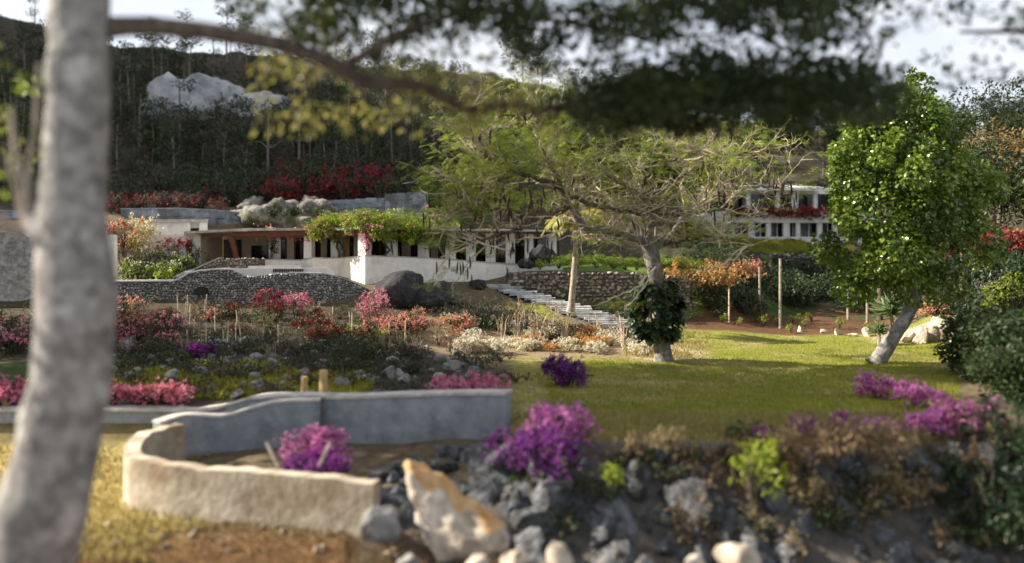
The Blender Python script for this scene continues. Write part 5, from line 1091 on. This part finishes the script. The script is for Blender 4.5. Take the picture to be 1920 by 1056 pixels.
sprinkle(bush_proto('edge_shrub', 'x', 'shrub', 3.2, 2.8, 'leaf_dark', None, lsize=.2, dens=260, clumps=16, legs=.1), [(RR0.uniform(1800, 1990), RR0.uniform(46, 60), RR0.uniform(.9, 1.4)) for _ in range(16)], 'dark thicket shrub below the bright red bougainvillea at the right edge', 'dark thicket at the right edge')
sprinkle(bush_proto('bank_shrub', 'x', 'shrub', 1.5, .9, 'leaf_straw', None, lsize=.12, dens=150, clumps=9), [(1105, 49.6, .7), (1130, 49.4, .8), (1155, 49.2, .8), (1178, 49.2, .7), (1200, 49.2, .8), (1082, 50, .7)], 'dry straw coloured shrub at the foot of the stone stair', 'dry shrubs at the foot of the stair')
# ================================================================== flower garden
def flowerbed(col, spots, label, group, w=1.5, h=.8, leaf='leaf_mid', amt=.8, fs=.14, where=None): sprinkle(bush_proto('bougainvillea_bush', 'x', 'bush', w, h, leaf, col, amt, .13, fs, clumps=9), spots, label, group, where=where)
RR = np.random.default_rng(77)
def rs(n, a, b, d0, d1, s0=.7, s1=1.2): return [(RR.uniform(a, b), RR.uniform(d0, d1), RR.uniform(s0, s1)) for _ in range(n)]
single(bush_proto('bougainvillea_bush', 'tall pink bougainvillea in front of the black boulder', 'bush', 2.5, 2.6, 'leaf_mid', 'fl_pink', .5, .13, .15, 'twig', clumps=14, cluster=7), on(702, 46.5), .66)
single(bush_proto('bougainvillea_bush', 'tall rose pink bougainvillea with an arching spray right of centre of the dark wall', 'bush', 1.8, 2.0, 'leaf_mid', 'fl_pink', .55, .13, .15, clumps=8), on(556, 46.5), .72)
single(bush_proto('bougainvillea_bush', 'deep crimson bougainvillea at the foot of the dark rubble wall', 'bush', 1.6, 1.5, 'leaf_dark', 'fl_red', .4, .13, .15, clumps=8), on(505, 46.5))
flowerbed('fl_pink', rs(8, 205, 330, 38, 46, .7, 1.0) + rs(3, 10, 70, 38, 46), 'rose red bougainvillea in the shaded bed right of the near trunk', 'rose bougainvillea by the near trunk', amt=.2, fs=.12)
flowerbed('fl_red', rs(15, 205, 700, 41, 48, .6, 1), 'small red bougainvillea', 'small red bougainvillea', amt=.2, where=plot)
flowerbed('fl_coral', rs(12, 690, 880, 43.5, 48.5, .6, 1) + rs(4, 240, 420, 42, 48), 'coral bougainvillea', 'coral bougainvillea', amt=.3, where=plot)
flowerbed('fl_orange', rs(20, 830, 1130, 43.5, 49.5, .55, .85), 'low orange bougainvillea in the sunlit dry bed', 'orange bougainvillea in the dry bed', 1.6, .7, 'leaf_yellow', .4)
flowerbed('fl_white', rs(46, 840, 1230, 42, 50, .5, .85), 'low pale dry plant in the sunlit bed', 'pale dry plants in the sunlit bed', 1.5, .7, 'leaf_yellow', .5)
sprinkle(bush_proto('garden_shrub', 'x', 'shrub', 1.5, .65, 'leaf_mid', None, lsize=.13, dens=150), rs(80, 200, 790, 33, 49.5, .6, 1.2) + rs(10, -40, 90, 34, 48), 'dark green low shrub', 'green shrubs', where=plot)
sprinkle(bush_proto('garden_shrub', 'x', 'shrub', 1.5, .55, 'leaf_grey', None, lsize=.13, dens=110), rs(80, 200, 980, 29, 40, .6, 1.1), 'grey leaved low plant', 'grey plants', where=plot)
sprinkle(bush_proto('garden_shrub', 'x', 'shrub', 1.2, .6, 'leaf_lime', None, lsize=.14, dens=110), rs(8, 600, 760, 42, 45, .6, 1) + rs(8, 1180, 1300, 47, 53, .6, 1.1), 'yellow green low plant catching the sun at the garden edge', 'yellow green plants at the garden edge')
sprinkle(bush_proto('bare_shrub', 'x', 'shrub', 1.5, 1.8, 'leaf_dry', None, lsize=.1, dens=10, twig='twig'), rs(14, 930, 1220, 44, 50, .6, 1.0), 'bare pale twiggy shrub in the sunlit dry bed', 'bare twiggy shrubs')
sprinkle(bush_proto('bare_shrub', 'x', 'shrub', 1.4, 1.1, 'leaf_dry', None, lsize=.1, dens=14, twig='bark_pale'), rs(60, 205, 900, 36, 48.5, .5, 1.0), 'bare dry stems', 'bare dry stems', where=plot)
sprinkle(bush_proto('soil_seedling', 'x', 'plant', .8, .7, 'leaf_lime', None, lsize=.16, dens=60, clumps=4), rs(16, 1330, 1640, 54, 64, .6, 1), 'small bright seedling planted at the dark soil', 'seedlings in the dark soil')
single(bush_proto('bougainvillea_bush', 'small violet bougainvillea in the shaded garden front', 'bush', 1.0, .5, 'leaf_dark', 'fl_purple', 1, .12, .14, clumps=6), on(375, 37))
single(bush_proto('bougainvillea_bush', 'dark purple bougainvillea on the lawn edge left of the flame tree', 'bush', 1.9, 1.4, 'leaf_dark', 'fl_purple', 1.1, .12, .15, clumps=14, cluster=7), on(1060, 32.5) + (0, 0, -.1), .75)
single(bush_proto('bougainvillea_bush', 'rose pink bougainvillea behind the right part of the pale topped wall', 'bush', 2.0, .8, 'leaf_mid', 'fl_pink', 1.2, .12, .14, clumps=10, cluster=8), on(870, 28.3) + (0, 0, .15), .95)
flowerbed('fl_pink', [(210, 28.9, .8), (250, 29, .7), (296, 28.9, .8), (336, 29, .7), (20, 29, .9), (-30, 29, 1)], 'pink bougainvillea along the top of the low retaining wall by the near trunk', 'pink bougainvillea on the low wall', 1.2, .75, 'leaf_mid', .7, .15)
single(bush_proto('bougainvillea_bush', 'pink topped purple bougainvillea growing inside the cream basin', 'bush', 2.0, 1.7, 'leaf_dark', 'fl_magenta', .75, .12, .16, clumps=14, cluster=8, legs=.4), on(588, 22.9) + (0, 0, .35), .66)  # pink blossom colour stands for the sunlit top of the basin bush
single(bush_proto('bougainvillea_bush', 'deep purple bougainvillea low in the basin under the pink one', 'bush', 1.7, .9, 'leaf_dark', 'fl_purple', 1.2, .12, .15, clumps=10, cluster=9), on(594, 21.7) + (0, 0, .45), .75)
for px, py, rx in [(500, 850, .5), (620, 850, -.6)]:
    mb = MB(); a = at(px, py - 20, 21.3); b = at(px + 22 * np.sign(rx), py + 25, 21.0); tube(mb, [a, b], .045, 6); o = tag(mb.build('wooden_prop', M['bark_pale']), ['wooden prop left of the bougainvillea in the basin', 'wooden prop right of the bougainvillea in the basin'][int(rx < 0)], 'prop')
single(bush_proto('bougainvillea_bush', 'large pink bougainvillea spilling over the rock bank at the lawn edge', 'bush', 2.3, 1.5, 'leaf_dark', 'fl_magenta', .75, .12, .16, clumps=13, cluster=8), on(1045, 23.2) + (0, 0, -.15), .74)  # pink blossom colour stands for light on the bush's upper clusters
single(bush_proto('bougainvillea_bush', 'dark purple bougainvillea hanging below the large pink one on the rock bank', 'bush', 2.4, 1.3, 'leaf_dark', 'fl_purple', .9, .12, .15, clumps=12, cluster=7), at(1010, 895, 21.7), .8)
for px, d, s, lab in [(1505, 23.6, .55, 'small magenta bougainvillea, leftmost of those at the right lawn edge'), (1598, 23.8, .6, 'small purple pink bougainvillea, second at the right lawn edge'), (1665, 23.5, .5, 'low magenta bougainvillea, third at the right lawn edge'), (1740, 23.6, .75, 'magenta bougainvillea beside the largest at the right lawn edge'), (1815, 23.6, 1.0, 'largest magenta bougainvillea at the right lawn edge'), (1640, 30, .8, 'magenta bougainvillea out on the lawn near the leaning trunk'), (1715, 28, .8, 'dull rose bougainvillea on the lawn right of the leaning trunk'), (1430, 22.8, .5, 'tiny magenta bougainvillea hanging above the lime plant')]:
    single(bush_proto('bougainvillea_bush', lab, 'bush', 1.3, .85, 'leaf_mid', 'fl_magenta', .7, .11, .14, clumps=8, cluster=7), on(px, d), s, px)
single(bush_proto('lime_plant', 'bright yellow green leafy plant growing from the rock bank', 'plant', 1.5, 1.3, 'leaf_lime', None, lsize=.2, dens=150, clumps=10), at(1410, 935, 20.6), 1)
single(bush_proto('lime_plant', 'small yellow green plant on the rock bank below the purple bougainvillea', 'plant', .55, .45, 'leaf_lime', None, lsize=.18, dens=150, clumps=5), at(1145, 915, 20.7), 1)
dg = bush_proto('dry_bush', 'x', 'bush', 1.6, 1.1, 'leaf_straw', None, lsize=.14, dens=260, clumps=12)
for i, (px, py, s, lab) in enumerate([(1560, 880, 1.15, 'largest dry golden bush on the rock bank'), (1640, 870, 1, 'dry golden bush on the rock bank right of the largest'), (1470, 860, .7, 'small dry bush on the rock bank right of the lime plant'), (1250, 850, .6, 'small dry bush at the lawn edge left of the lime plant'), (1700, 960, .9, 'dry brown bush low on the rock bank at right')]):
    if i == 0: single(dg, at(px, py, 21.5), s); dg['label'] = lab
    else: copy_tree(dg, lab, None, at(px, py, 21.5), i, s)
sprinkle(bush_proto('bank_plant', 'x', 'plant', .9, .6, 'leaf_mid', None, lsize=.12, dens=160, clumps=7), rs(34, 960, 1990, 20.6, 22.9, .6, 1.2), 'small green plant', 'small plants', where=lambda px, d: ('low on' if d < 21.7 else 'near the top of') + ' the rock bank' + (' at right' if px > 1650 else ' right of the lime plant' if px > 1420 else ' left of the lime plant'))
sprinkle(bush_proto('hanging_dry_plant', 'x', 'plant', 1.1, .9, 'leaf_straw', None, lsize=.12, dens=70, clumps=8, legs=.0), rs(18, 1150, 1420, 20.6, 22.6, .5, 1) + rs(24, 1420, 1980, 20.3, 22.7, .6, 1.1), 'dry brown plant', 'dry plants', where=lambda px, d: ('low on' if d < 21.5 else 'near the top of') + ' the rock bank' + (' at right' if px > 1700 else ' right of the lime plant' if px > 1420 else ' around the lime plant'))
sprinkle(bush_proto('edge_shrub', 'x', 'shrub', 2, 1.6, 'leaf_dark', None, lsize=.14, dens=300, clumps=12, legs=.1), [(1840, 21.2, 1, 'added dark shrub for the shadow low in the bottom right corner'), (1900, 20.6, 1.1, 'added dark shrub for the shadow in the bottom right corner, nearest the camera'), (1905, 22.4, 1.1, 'added dark shrub for shadow at the right edge on top of the rock bank'), (1960, 21.5, 1.2, 'added dark shrub for shadow, cut by the right edge on the rock bank')])  # dark shrubs added to stand for the deep shadow in this corner
# right edge thicket
rt = bush_proto('edge_shrub', 'x', 'shrub', 3, 2.6, 'leaf_mid', None, lsize=.17, dens=520, clumps=24, legs=.12)
sprinkle(rt, [(1850, 36, 1.05, 'large dark green shrub at the right edge beside the lawn'), (1905, 33, 1.1, 'dark green shrub at the right edge nearest the camera'), (1930, 38, 1.2, 'dark green shrub at the right edge behind the others'), (1895, 28, .8, 'small dark green shrub at the right edge above the rock bank'), (1960, 29, 1.2, 'dark green shrub cut by the right edge above the rock bank')])
single(bush_proto('edge_shrub', 'yellow green bush at the right edge below the dark rocks', 'shrub', 3, 2.4, 'leaf_lime', None, lsize=.18, dens=260, clumps=18, legs=.15), on(1905, 43) + (0, 0, .9), 1)
